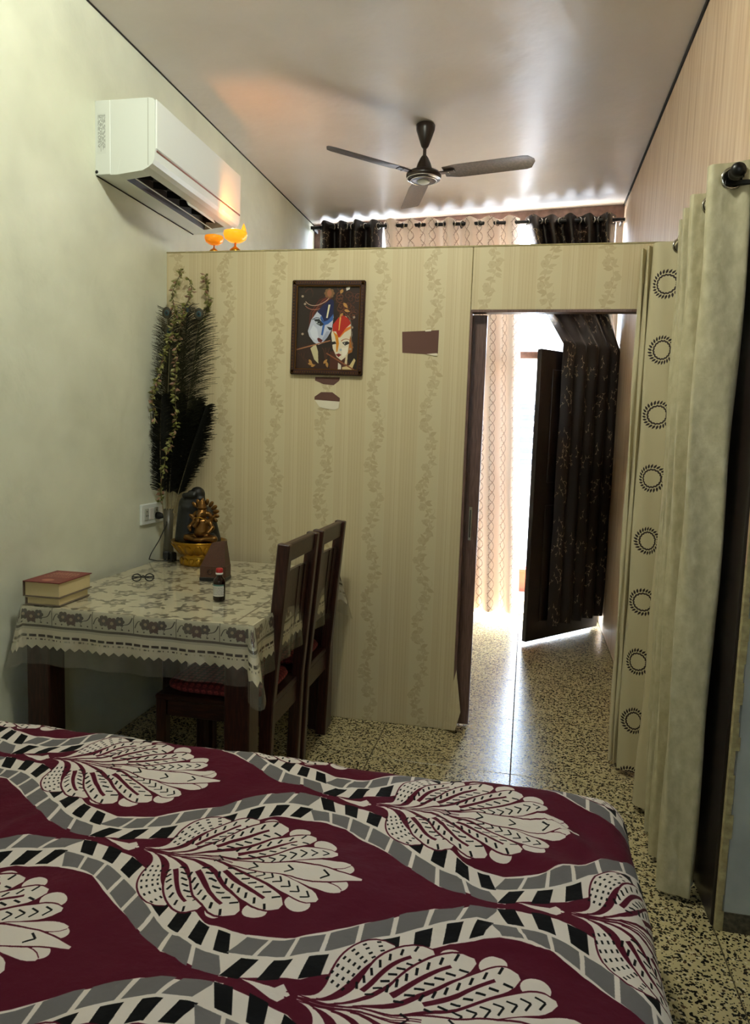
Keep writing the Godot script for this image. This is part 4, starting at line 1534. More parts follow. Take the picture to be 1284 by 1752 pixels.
	obj("cloth", cloth([top, bot], [2.175, 0.02], Vector2(0.5, 0.5), 6, 20), M.plain_curtain, c)
	for z: float in [-2.72, -2.60, -2.50, -2.40]:
		st = begin()
		torus(st, Transform3D(Basis(Vector3.UP, 0.4), Vector3(0.515, 2.13, z)), 0.026, 0.004)
		obj("eyelet", st, M.chrome, c)
	st = begin()
	torus(st, Transform3D(Basis(Vector3.UP, 0.15), Vector3(0.515, 2.128, -2.252)), 0.027, 0.005, 20, 8)
	obj("eyelet", st, M.chrome, c)

func wave(x0: float, x1: float, folds: int, z: float, amp: float, ph := 0.0) -> Array:
	var o: Array = []
	for i in folds * 2 + 1:
		o.append(Vector2(lerpf(x0, x1, i / float(folds * 2)), z + (amp if i % 2 else -amp) * (1.0 + 0.2 * sin(i * 1.7 + ph))))
	return o

func far_curtains() -> void:
	var r := node("curtain_rod_001", Vector3(-0.58, 2.972, -5.60))
	tag(r, "dark curtain rod across the window above the partition", "curtain rod")
	var st := begin()
	tube(st, [Vector3(-1.17, 0, 0), Vector3(1.17, 0, 0)], 0.013, 10)
	obj("pole", st, M.black_metal, r)
	for x: float in [-1.15, 0.0, 1.15]:
		st = begin()
		bx(st, Vector3(x - 0.008, -0.02, -0.1), Vector3(x + 0.008, 0.004, 0.0), 0.002)
		obj("bracket", st, M.black_metal, r)
	var z := -5.60
	var eyelets := func(c: Node3D, x0: float, x1: float, n: int) -> void:
		for i in n:
			var s := begin()
			torus(s, Transform3D(Basis(Vector3.UP, 0.9 if i % 2 else -0.9), Vector3(lerpf(x0, x1, (i + 0.5) / n), 2.972, z)), 0.02, 0.005, 14, 6)
			obj("eyelet", s, M.chrome, c)
	var c := node("dark_curtain", Vector3.ZERO)
	tag(c, "dark brown patterned curtain at the left end of the window", "curtain", "curtains on the far rod")
	obj("cloth", cloth([wave(-1.69, -1.19, 4, z, 0.05), wave(-1.70, -1.17, 4, z, 0.05, 1.0)], [3.012, 0.03], Vector2(0.5, 0.5), 5, 8), M.dark_curtain, c)
	eyelets.call(c, -1.69, -1.19, 10)
	c = node("cream_curtain", Vector3.ZERO)
	tag(c, "translucent cream curtain with thin brown vines glowing in the window", "curtain", "curtains on the far rod")
	obj("cloth", cloth([wave(-1.185, -0.15, 7, z, 0.05), wave(-1.10, -0.105, 7, z, 0.05, 0.4), wave(-1.06, -0.005, 7, z, 0.05, 0.8)], [3.012, 2.28, 0.05], Vector2(0.30, 0.30), 6, 10), M.cream_curtain, c)
	eyelets.call(c, -1.185, -0.15, 16)
	# dark curtain pushed aside by the open door leaf
	c = node("dark_curtain_001", Vector3.ZERO)
	tag(c, "dark brown curtain with pale twigs draped over the open balcony door", "curtain", "curtains on the far rod")
	var a := wave(-0.115, 0.53, 5, z, 0.05)
	var b := wave(0.06, 0.54, 5, z + 0.01, 0.035, 0.5)
	var leaf := func(t0: float, t1: float, off: float, amp: float) -> Array:
		var o: Array = []
		for i in 11:
			var t := lerpf(t0, t1, i / 10.0)
			var q := Vector2(0.056, -4.884).lerp(Vector2(0.565, -5.49), t) + Vector2(0.7612, 0.6485) * (off + (amp if i % 2 else 0.0))
			o.append(Vector2(minf(q.x, 0.597), q.y))
		return o
	var m2: Array = leaf.call(0.22, 1.03, 0.03, 0.045)
	var m3: Array = leaf.call(0.22, 1.03, 0.03, 0.05)
	obj("cloth", cloth([a, b, m2, m3], [3.012, 2.34, 2.02, 0.12], Vector2(0.6, 0.6), 5, 8), M.dark_curtain, c)
	eyelets.call(c, -0.115, 0.53, 14)

# ================================================================== FAN
func fan() -> void:
	var f := node("ceiling_fan", Vector3(-0.637, CL + (CR - CL) / (XR - XL) * (-0.637 - XL), -4.07))
	tag(f, "brown three-bladed ceiling fan in the far half of the room", "fan")
	var st := begin()
	lathe(st, [Vector2(0.012, -0.125), Vector2(0.02, -0.115), Vector2(0.036, -0.07), Vector2(0.05, -0.03), Vector2(0.052, -0.006), Vector2(0.046, 0.0), Vector2(0, 0)], Transform3D(), 24)
	obj("canopy", st, M.fan_brown, f)
	st = begin()
	tube(st, [Vector3(0, -0.11, 0), Vector3(0, -0.18, 0)], 0.0095, 12)
	obj("down_rod", st, M.fan_brown, f)
	st = begin()
	lathe(st, [Vector2(0.05, -0.245), Vector2(0.046, -0.235), Vector2(0.036, -0.205), Vector2(0.022, -0.175), Vector2(0.013, -0.163), Vector2(0, -0.163)], Transform3D(), 24)
	obj("lower_canopy", st, M.fan_brown, f)
	st = begin()
	lathe(st, [Vector2(0, -0.296), Vector2(0.06, -0.294), Vector2(0.085, -0.288), Vector2(0.096, -0.276), Vector2(0.096, -0.262), Vector2(0.085, -0.25), Vector2(0.05, -0.243), Vector2(0, -0.24)], Transform3D(), 32)
	obj("motor_housing", st, M.fan_brown, f)
	for q: Array in [[0.090, -0.285, 0.0028], [0.070, -0.2945, 0.0026]]:
		st = begin()
		torus(st, Transform3D(Basis(Vector3.RIGHT, PI / 2), Vector3(0, q[1], 0)), q[0], q[2], 40, 6)
		obj("chrome_ring", st, M.chrome, f)
	st = begin()
	lathe(st, [Vector2(0, -0.312), Vector2(0.02, -0.310), Vector2(0.032, -0.303), Vector2(0.036, -0.294), Vector2(0, -0.29)], Transform3D(), 20)
	obj("hub_cap", st, M.plastic_grey, f)
	for deg: float in [12.6, 134.5, 253.0]:
		var b := node("blade_set", Vector3(0, -0.262, 0), f)
		b.rotation.y = -deg_to_rad(deg)
		st = begin()
		bx(st, Vector3(0.08, -0.004, -0.018), Vector3(0.175, 0.002, 0.018), 0.001)
		obj("blade_arm", st, M.fan_brown, b)
		st = begin()
		# cambered blade with rounded tip, pitched a little
		var pitch := Basis(Vector3.RIGHT, -0.22)
		st.set_smooth_group(6)
		var n := 20
		for side: float in [1.0, -1.0]:
			for i in n:
				for j in 6:
					var P := func(ii: int, jj: int) -> Vector3:
						var x := lerpf(0.115, 0.605, ii / float(n))
						var w := 0.058 if x < 0.56 else 0.058 * sqrt(maxf(0.02, 1.0 - pow((x - 0.56) / 0.046, 2.0)))
						w *= lerpf(0.75, 1.0, smoothstep(0.11, 0.2, x))
						var z := lerpf(-w, w, jj / 6.0)
						return pitch * Vector3(x, 0.006 - 2.0 * z * z + side * 0.0015, z)
					if side > 0:
						quad(st, P.call(i, j), P.call(i, j + 1), P.call(i + 1, j + 1), P.call(i + 1, j))
					else:
						quad(st, P.call(i, j), P.call(i + 1, j), P.call(i + 1, j + 1), P.call(i, j + 1))
		obj("blade", st, M.fan_blade, b)
		for s: float in [-1.0, 1.0]:
			st = begin()
			ellipsoid(st, Transform3D(Basis(), Vector3(0.145, -0.006, s * 0.010)), Vector3(0.005, 0.003, 0.005), 5)
			obj("screw", st, M.chrome, b)

# ================================================================== AIR CONDITIONER
func air_conditioner() -> void:
	var z0 := -2.735
	var z1 := -3.60
	var a := node("air_conditioner", Vector3(XL, 2.39, z0))
	tag(a, "white split air conditioner mounted high on the left wall", "air conditioner")
	var L := z0 - z1
	# profile in (distance from wall, height): extruded along -z
	var prof := [Vector2(0.0, 0.0), Vector2(0.07, 0.0), Vector2(0.095, 0.0), Vector2(0.11, 0.06), Vector2(0.19, 0.06), Vector2(0.205, 0.012), Vector2(0.232, 0.024), Vector2(0.248, 0.036), Vector2(0.257, 0.052), Vector2(0.26, 0.09), Vector2(0.258, 0.27), Vector2(0.252, 0.281), Vector2(0.235, 0.285), Vector2(0.0, 0.285)]
	var ext := func(st: SurfaceTool, pr: Array, za: float, zb: float, smooth: bool) -> void:
		st.set_smooth_group(7 if smooth else -1)
		var n := pr.size()
		for i in n:
			var p: Vector2 = pr[i]
			var q: Vector2 = pr[(i + 1) % n]
			quad(st, Vector3(p.x, p.y, -za), Vector3(p.x, p.y, -zb), Vector3(q.x, q.y, -zb), Vector3(q.x, q.y, -za))
		st.set_smooth_group(-1)
		var pg := PackedVector2Array(pr)
		var idx := Geometry2D.triangulate_polygon(pg)
		for i in range(0, idx.size(), 3):
			tri3(st, Vector3(pg[idx[i]].x, pg[idx[i]].y, -za), Vector3(pg[idx[i + 1]].x, pg[idx[i + 1]].y, -za), Vector3(pg[idx[i + 2]].x, pg[idx[i + 2]].y, -za))
			tri3(st, Vector3(pg[idx[i]].x, pg[idx[i]].y, -zb), Vector3(pg[idx[i + 2]].x, pg[idx[i + 2]].y, -zb), Vector3(pg[idx[i + 1]].x, pg[idx[i + 1]].y, -zb))
	var st := begin()
	ext.call(st, prof, 0.0, L, false)
	obj("casing", st, M.plastic_white, a)
	# wall-side back plate, a little proud at the end
	st = begin()
	bx(st, Vector3(0.0, 0.001, -0.001), Vector3(0.066, 0.284, 0.004), 0.001)
	obj("end_cover", st, M.plastic_white, a)
	st = begin()
	bx(st, Vector3(0.229, 0.03, -0.001), Vector3(0.2315, 0.283, 0.0012), 0.0003)
	obj("panel_seam", st, M.plastic_grey, a)
	# front panel
	st = begin()
	bx(st, Vector3(0.257, 0.092, -L + 0.006), Vector3(0.264, 0.28, -0.006), 0.003)
	obj("front_panel", st, M.plastic_white, a)
	st = begin()
	bx(st, Vector3(0.258, 0.083, -L + 0.006), Vector3(0.2625, 0.0895, -0.012), 0.001)
	obj("accent_strip", st, M.rose_gold, a)
	# air outlet: a deep channel, closed at both ends, with dark lining and swing vanes
	var zz0 := -0.065
	var zz1 := -L + 0.075
	for q: Array in [[0.0, zz0], [zz1, -L]]:
		st = begin()
		ext.call(st, [Vector2(0.094, 0.0), Vector2(0.206, 0.0122), Vector2(0.191, 0.061), Vector2(0.109, 0.061)], -q[0] + 0.0003, -q[1] - 0.0003, false)
		obj("outlet_end", st, M.plastic_white, a)
	st = begin()
	hexa(st, [Vector3(0.109, 0.050, zz0), Vector3(0.193, 0.050, zz0), Vector3(0.193, 0.050, zz1), Vector3(0.109, 0.050, zz1),
		Vector3(0.109, 0.0595, zz0), Vector3(0.191, 0.0595, zz0), Vector3(0.191, 0.0595, zz1), Vector3(0.109, 0.0595, zz1)])
	hexa(st, [Vector3(0.0955, 0.001, zz0), Vector3(0.0985, 0.001, zz0), Vector3(0.0985, 0.001, zz1), Vector3(0.0955, 0.001, zz1),
		Vector3(0.1095, 0.056, zz0), Vector3(0.1125, 0.056, zz0), Vector3(0.1125, 0.056, zz1), Vector3(0.1095, 0.056, zz1)])
	hexa(st, [Vector3(0.2015, 0.013, zz0), Vector3(0.2045, 0.013, zz0), Vector3(0.2045, 0.013, zz1), Vector3(0.2015, 0.013, zz1),
		Vector3(0.188, 0.056, zz0), Vector3(0.191, 0.056, zz0), Vector3(0.191, 0.056, zz1), Vector3(0.188, 0.056, zz1)])
	obj("outlet_lining", st, M.plastic_dark, a)
	st = begin()
	beam(st, Vector3(0.138, 0.004, zz0 + 0.002), Vector3(0.138, 0.004, zz1 - 0.002), 0.005, 0.004, 0.001)
	obj("louvre_edge", st, M.plastic_white, a)
	st = begin()
	cbox(st, Transform3D(Basis(Vector3.BACK, 0.5), Vector3(0.206, 0.006, (zz0 + zz1) / 2 - 0.10)), Vector3(0.004, 0.022, 0.28), 0.001)
	obj("swing_flap", st, M.plastic_white, a)
	for i in 6:
		st = begin()
		cbox(st, Transform3D(Basis(Vector3.UP, 0.5), Vector3(0.15, 0.034, lerpf(zz0, zz1, (i + 0.5) / 6.0))), Vector3(0.06, 0.03, 0.003), 0.0005)
		obj("vane", st, M.plastic_dark, a)
	st = begin()
	sheet(st, [[Vector3(0.010, 0.235, 0.0046), Vector3(0.048, 0.235, 0.0046)], [Vector3(0.010, 0.08, 0.0046), Vector3(0.048, 0.08, 0.0046)]], [[Vector2(0, 0), Vector2(1, 0)], [Vector2(0, 1), Vector2(1, 1)]])
	obj("sticker", st, M.sticker, a)
	st = begin()
	ellipsoid(st, Transform3D(Basis(), Vector3(0.006, 0.012, 0.004)), Vector3(0.007, 0.007, 0.003), 5)
	obj("screw_cap", st, M.plastic_dark, a)
	# line along the foot of the casing at the wall
	st = begin()
	bx(st, Vector3(0.0, -0.003, -L + 0.004), Vector3(0.006, 0.0, -0.002), 0.0005)
	obj("mounting_gap", st, M.gap_dark, a)
	# glass oil-lamp style lights on top of the partition
	glass_lamp("table_lamp", Vector3(-1.421, 2.234, ZP - 0.024), 1.0, true, "small glowing amber glass cup lamp standing on partition top")
	glass_lamp("table_lamp_001", Vector3(-1.53, 2.234, ZP - 0.024), 0.8, false, "dimmer amber glass cup lamp beside the glowing one, below air conditioner")

func glass_lamp(called: String, at: Vector3, s: float, bright: bool, label: String) -> void:
	var l := node(called, at)
	tag(l, label, "lamp", "amber lamps on the partition")
	var st := begin()
	lathe(st, [Vector2(0.026, 0), Vector2(0.026, 0.008), Vector2(0.014, 0.018), Vector2(0.005, 0.024), Vector2(0.004, 0.042), Vector2(0, 0.042)], Transform3D(Basis.from_scale(Vector3.ONE * s), Vector3.ZERO), 20)
	obj("foot", st, M.gold, l)
	var am := mat("amber_" + called, Color(0.95, 0.62, 0.12, 1.0), 0.25)
	am.emission_enabled = true
	am.emission = Color(1.0, 0.55, 0.10) if bright else Color(1.0, 0.5, 0.08)
	am.emission_energy_multiplier = 1.3 if bright else 0.45
	st = begin()
	lathe(st, [Vector2(0.004, 0.042), Vector2(0.03, 0.046), Vector2(0.05, 0.06), Vector2(0.056, 0.078), Vector2(0.054, 0.092), Vector2(0.051, 0.092), Vector2(0.052, 0.078), Vector2(0.046, 0.063), Vector2(0.02, 0.05), Vector2(0.0, 0.049)], Transform3D(Basis.from_scale(Vector3.ONE * s), Vector3.ZERO), 24)
	obj("cup", st, am, l)
	if bright:
		st = begin()
		st.set_smooth_group(8)
		# pointed rim on the far side
		lathe(st, [Vector2(0.010, 0.085), Vector2(0.012, 0.10), Vector2(0.006, 0.118), Vector2(0.0, 0.13)], Transform3D(Basis(), Vector3(0.042, 0, 0)), 10)
		obj("spout", st, am, l)
		var bulb := mat("bulb_glow", Color(1, 0.9, 0.6), 0.3)
		bulb.emission_enabled = true
		bulb.emission = Color(1.0, 0.80, 0.40)
		bulb.emission_energy_multiplier = 9.0
		st = begin()
		ellipsoid(st, Transform3D(Basis(), Vector3(-0.008, 0.09, 0.012)), Vector3(0.014, 0.016, 0.014), 8)
		obj("bulb", st, bulb, l)
		var o := SpotLight3D.new()      # the opaque cup lets its light out upwards
		o.name = "lamp_light"
		o.light_color = Color(1.0, 0.62, 0.26)
		o.light_energy = 0.28
		o.light_size = 0.02
		o.spot_range = 12.0
		o.spot_attenuation = 2.0
		o.spot_angle = 46.0
		o.spot_angle_attenuation = 1.0
		o.shadow_enabled = true
		l.add_child(o)
		o.position = Vector3(0.0, 0.112, 0.012)
		o.look_at_from_position(at + Vector3(0.0, 0.112, 0.012), at + Vector3(-0.10, 0.80, -0.55), Vector3.RIGHT)

# ================================================================== CORNER: FEATHERS, VINES, IDOL
func corner_things() -> void:
	rng.seed = 91
	# tall feathers with eyes, then shorter bushy ones below
	var tall := [
		[Vector3(-1.700, 0.98, -3.20), Vector3(-1.725, 1.45, -3.22), Vector3(-1.715, 1.95, -3.24), "peacock feather with blue eye leaning on left wall side of corner"],
		[Vector3(-1.660, 0.98, -3.20), Vector3(-1.62, 1.45, -3.24), Vector3(-1.565, 1.95, -3.27), "peacock feather with blue eye curving right against wallpaper"],
		[Vector3(-1.680, 0.98, -3.21), Vector3(-1.67, 1.45, -3.25), Vector3(-1.635, 1.97, -3.28), "peacock feather standing upright in the middle of the bunch"],
		[Vector3(-1.690, 0.98, -3.18), Vector3(-1.70, 1.40, -3.19), Vector3(-1.685, 1.86, -3.21), "slightly shorter peacock feather in front of the upright one"],
	]
	var k := 0
	for f: Array in tall:
		feather("peacock_feather" + ("" if k == 0 else "_%03d" % k), f, true, 0.15)
		k += 1
	var low := [
		[Vector3(-1.70, 0.97, -3.17), Vector3(-1.735, 1.25, -3.18), Vector3(-1.72, 1.54, -3.19), "short bushy dark feather nearest the left wall"],
		[Vector3(-1.66, 0.98, -3.19), Vector3(-1.61, 1.22, -3.22), Vector3(-1.52, 1.50, -3.25), "short bushy dark feather fanning out to the right"],
		[Vector3(-1.68, 0.97, -3.18), Vector3(-1.68, 1.26, -3.20), Vector3(-1.65, 1.55, -3.22), "short bushy dark feather behind the hanging vine"],
		[Vector3(-1.67, 0.98, -3.21), Vector3(-1.63, 1.24, -3.25), Vector3(-1.58, 1.53, -3.28), "short bushy dark feather tucked behind the others"],
	]
	for f: Array in low:
		feather("peacock_feather_%03d" % k, f, false, 0.115)
		k += 1
	# artificial vines
	var v1 := [Vector3(-1.66, 2.14, -3.27), Vector3(-1.69, 2.02, -3.23), Vector3(-1.655, 1.90, -3.20), Vector3(-1.68, 1.78, -3.17), Vector3(-1.71, 1.66, -3.15), Vector3(-1.735, 1.52, -3.13), Vector3(-1.72, 1.42, -3.12)]
	vine("artificial_vine", v1, "thin trailing vine with olive and pink leaves hanging on left side of feathers", 190)
	var v2 := [Vector3(-1.63, 2.10, -3.28), Vector3(-1.60, 2.05, -3.26), Vector3(-1.63, 1.90, -3.21), Vector3(-1.645, 1.72, -3.18), Vector3(-1.635, 1.55, -3.16), Vector3(-1.625, 1.40, -3.15), Vector3(-1.665, 1.27, -3.13), Vector3(-1.69, 1.12, -3.13), Vector3(-1.70, 1.03, -3.14)]
	vine("artificial_vine_001", v2, "long trailing vine with pinkish leaves running down in front of the feathers", 260)
	var v3 := [Vector3(-1.555, 2.12, -3.30), Vector3(-1.53, 2.0, -3.29), Vector3(-1.55, 1.90, -3.28)]
	vine("artificial_vine_002", v3, "short vine sprig at the upper right of the feathers", 60)
	# cylindrical holder of the feathers beside the idol
	var h := node("feather_vase", Vector3(-1.685, TY + 0.005, -3.19))
	tag(h, "slim grey vase holding the peacock feathers behind the plugs", "vase")
	var st := begin()
	lathe(st, [Vector2(0.0, 0.0), Vector2(0.026, 0.0), Vector2(0.027, 0.01), Vector2(0.020, 0.10), Vector2(0.026, 0.235), Vector2(0.022, 0.235), Vector2(0.017, 0.10), Vector2(0.0, 0.02)], Transform3D(), 20)
	obj("body", st, M.vase_glaze, h)
	idol()

func feather(called: String, f: Array, eye: bool, reach: float) -> void:
	var root := node(called, f[0])
	tag(root, f[3], "feather", "peacock feathers in the corner")
	var pts: Array = []
	var n := 24
	for i in n + 1:
		var t := i / float(n)
		var a: Vector3 = f[0].lerp(f[1], t)
		var b: Vector3 = f[1].lerp(f[2], t)
		pts.append(a.lerp(b, t) - f[0])
	var st := begin()
	tube(st, pts, 0.0026, 5, 0.0009)
	obj("quill", st, M.quill, root)
	st = begin()
	st.set_smooth_group(9)
	var count := 190 if eye else 300
	var start := 0.34 if eye else 0.18
	for i in count:
		var t := lerpf(start, 0.99, i / float(count))
		var fi := t * n
		var q: Vector3 = pts[int(fi)].lerp(pts[mini(int(fi) + 1, n)], fi - int(fi))
		var d: Vector3 = (pts[mini(int(fi) + 1, n)] - pts[maxi(int(fi) - 1, 0)]).normalized()
		for s: float in [-1.0, 1.0]:
			var len := reach * rng.randf_range(0.65, 1.15) * (sin(clampf((t - start) / (1.0 - start), 0.0, 1.0) * PI * 0.72 + 0.45))
			var side := Vector3(s, 0, rng.randf_range(-0.1, 0.55)).normalized()
			var p0 := q
			var dir := (d * 0.75 + side * 0.8).normalized()
			var droop := rng.randf_range(0.25, 1.0)
			var w := 0.0016 if eye else 0.0026
			for g in 4:
				var p1 := p0 + dir * len / 4.0
				# keep off the walls
				var wp := p1 + root.position
				if wp.x < XL + 0.004:
					p1.x = XL + 0.004 - root.position.x
				if wp.z < ZP + 0.004:
					p1.z = ZP + 0.004 - root.position.z
				var wv := Vector3(0, w * (1.0 - g * 0.18), 0) + Vector3(0, 0, w * 0.5)
				var wn := wv * 0.8
				quad(st, p0 - wv, p0 + wv, p1 + wn, p1 - wn)
				dir = (dir + side * 0.28 - Vector3.UP * 0.16 * droop).normalized()
				p0 = p1
	stuff(obj("barbs", st, M.barb if not eye else (M.barb_pale if rng.randf() < 0.4 else M.barb), root))
	if eye:
		var tip: Vector3 = pts[n] + Vector3(0, -0.02, 0.012)
		var e := node("eye", tip, root)
		e.rotation.y = 0.25
		for q: Array in [[0.022, 0.028, 0.002, "eye_bronze"], [0.014, 0.017, 0.003, "eye_teal"], [0.008, 0.010, 0.004, "eye_blue"]]:
			st = begin()
			ellipsoid(st, Transform3D(), Vector3(q[0], q[1], q[2]), 8)
			obj("eye_ring" if q[3] != "eye_blue" else "eye_centre", st, M[q[3]], e)

func vine(called: String, p: Array, label: String, leaves: int) -> void:
	var root := node(called, p[0])
	tag(root, label, "vine", "artificial vines on the feathers")
	var c := Curve3D.new()
	for i in p.size():
		var tg: Vector3 = (p[mini(i + 1, p.size() - 1)] - p[maxi(i - 1, 0)]) * 0.2
		c.add_point(p[i] - p[0], -tg, tg)
	var pts: Array = []
	var L := c.get_baked_length()
	for i in 61:
		pts.append(c.sample_baked(L * i / 60.0) + Vector3(rng.randf_range(-0.002, 0.002), 0, rng.randf_range(-0.002, 0.002)))
	var st := begin()
	tube(st, pts, 0.0016, 5)
	obj("stem", st, M.vine_stem, root)
	st = begin()
	st.set_smooth_group(-1)
	for i in leaves:
		var q := c.sample_baked(L * rng.randf())
		var dir := Vector3(rng.randf_range(-1, 1), rng.randf_range(-1.0, 0.5), rng.randf_range(-0.2, 0.9)).normalized()
		var up := dir.cross(Vector3(rng.randf_range(-1, 1), rng.randf_range(-1, 1), 1)).normalized()
		var ln := rng.randf_range(0.018, 0.032)
		var w := ln * 0.24
		var g := rng.randf()
		var col := Color(0.14, 0.145, 0.03) if g < 0.5 else (Color(0.24, 0.13, 0.08) if g < 0.75 else Color(0.22, 0.21, 0.07))
		st.set_color(col)
		var a := q
		var m1 := q + dir * ln * 0.5 + up * w
		var m2 := q + dir * ln * 0.5 - up * w
		var lift := dir.cross(up) * ln * 0.08
		tri3(st, a, m1 + lift, q + dir * ln)
		tri3(st, a, q + dir * ln, m2 + lift)
	stuff(obj("leaves", st, M.vine_leaf, root))

# smooth union of tapered capsules, meshed as surface nets
func blob(bones: Array, cell: float, k: float) -> SurfaceTool:
	var lo := Vector3.ONE * 1e9
	var hi := -lo
	for b: Array in bones:
		var r := maxf(b[2], b[3]) + k + cell * 2
		lo = lo.min(b[0] - Vector3.ONE * r).min(b[1] - Vector3.ONE * r)
		hi = hi.max(b[0] + Vector3.ONE * r).max(b[1] + Vector3.ONE * r)
	var n := Vector3i(((hi - lo) / cell).ceil()) + Vector3i.ONE
	var field := PackedFloat32Array()
	field.resize(n.x * n.y * n.z)
	field.fill(1.0)
	for b: Array in bones:
		var a: Vector3 = b[0]
		var d: Vector3 = b[1] - a
		var dd := maxf(d.length_squared(), 1e-9)
		var r := maxf(b[2], b[3]) + k * 1.5
		var l0 := Vector3i(((a.min(b[1]) - Vector3.ONE * r - lo) / cell).floor()).clamp(Vector3i.ZERO, n - Vector3i.ONE)
		var l1 := Vector3i(((a.max(b[1]) + Vector3.ONE * r - lo) / cell).ceil()).clamp(Vector3i.ZERO, n - Vector3i.ONE)
		for z in range(l0.z, l1.z + 1):
			for y in range(l0.y, l1.y + 1):
				for x in range(l0.x, l1.x + 1):
					var p := lo + Vector3(x, y, z) * cell
					var t := clampf((p - a).dot(d) / dd, 0.0, 1.0)
					var v := p.distance_to(a + d * t) - lerpf(b[2], b[3], t)
					var at := (z * n.y + y) * n.x + x
					var o := field[at]
					var h := maxf(k - absf(o - v), 0.0) / k
					field[at] = minf(o, v) - h * h * k * 0.25
	var verts := {}
	var corner := [Vector3i(0, 0, 0), Vector3i(1, 0, 0), Vector3i(0, 1, 0), Vector3i(1, 1, 0), Vector3i(0, 0, 1), Vector3i(1, 0, 1), Vector3i(0, 1, 1), Vector3i(1, 1, 1)]
	var edges := [[0, 1], [2, 3], [4, 5], [6, 7], [0, 2], [1, 3], [4, 6], [5, 7], [0, 4], [1, 5], [2, 6], [3, 7]]
	for z in n.z - 1:
		for y in n.y - 1:
			for x in n.x - 1:
				var f: Array[float] = []
				var neg := 0
				for c: Vector3i in corner:
					var v := field[((z + c.z) * n.y + y + c.y) * n.x + x + c.x]
					f.append(v)
					neg += 1 if v < 0.0 else 0
				if neg == 0 or neg == 8:
					continue
				var s := Vector3.ZERO
				var m := 0
				for e: Array in edges:
					if (f[e[0]] < 0.0) != (f[e[1]] < 0.0):
						s += Vector3(corner[e[0]]).lerp(Vector3(corner[e[1]]), f[e[0]] / (f[e[0]] - f[e[1]]))
						m += 1
				verts[Vector3i(x, y, z)] = lo + (Vector3(x, y, z) + s / m) * cell
	var st := begin()
	st.set_smooth_group(1)
	for c: Vector3i in verts:
		var f0 := field[(c.z * n.y + c.y) * n.x + c.x]
		for ax in 3:
			var u := Vector3i.ZERO
			u[ax] = 1
			var q := c + u
			if q.x >= n.x or q.y >= n.y or q.z >= n.z:
				continue
			var f1 := field[(q.z * n.y + q.y) * n.x + q.x]
			if (f0 < 0.0) == (f1 < 0.0):
				continue
			var e1 := Vector3i.ZERO
			e1[(ax + 1) % 3] = 1
			var e2 := Vector3i.ZERO
			e2[(ax + 2) % 3] = 1
			if not (verts.has(c - e1) and verts.has(c - e2) and verts.has(c - e1 - e2)):
				continue
			if f0 < 0.0:
				quad(st, verts[c], verts[c - e2], verts[c - e1 - e2], verts[c - e1])
			else:
				quad(st, verts[c], verts[c - e1], verts[c - e1 - e2], verts[c - e2])
	return st

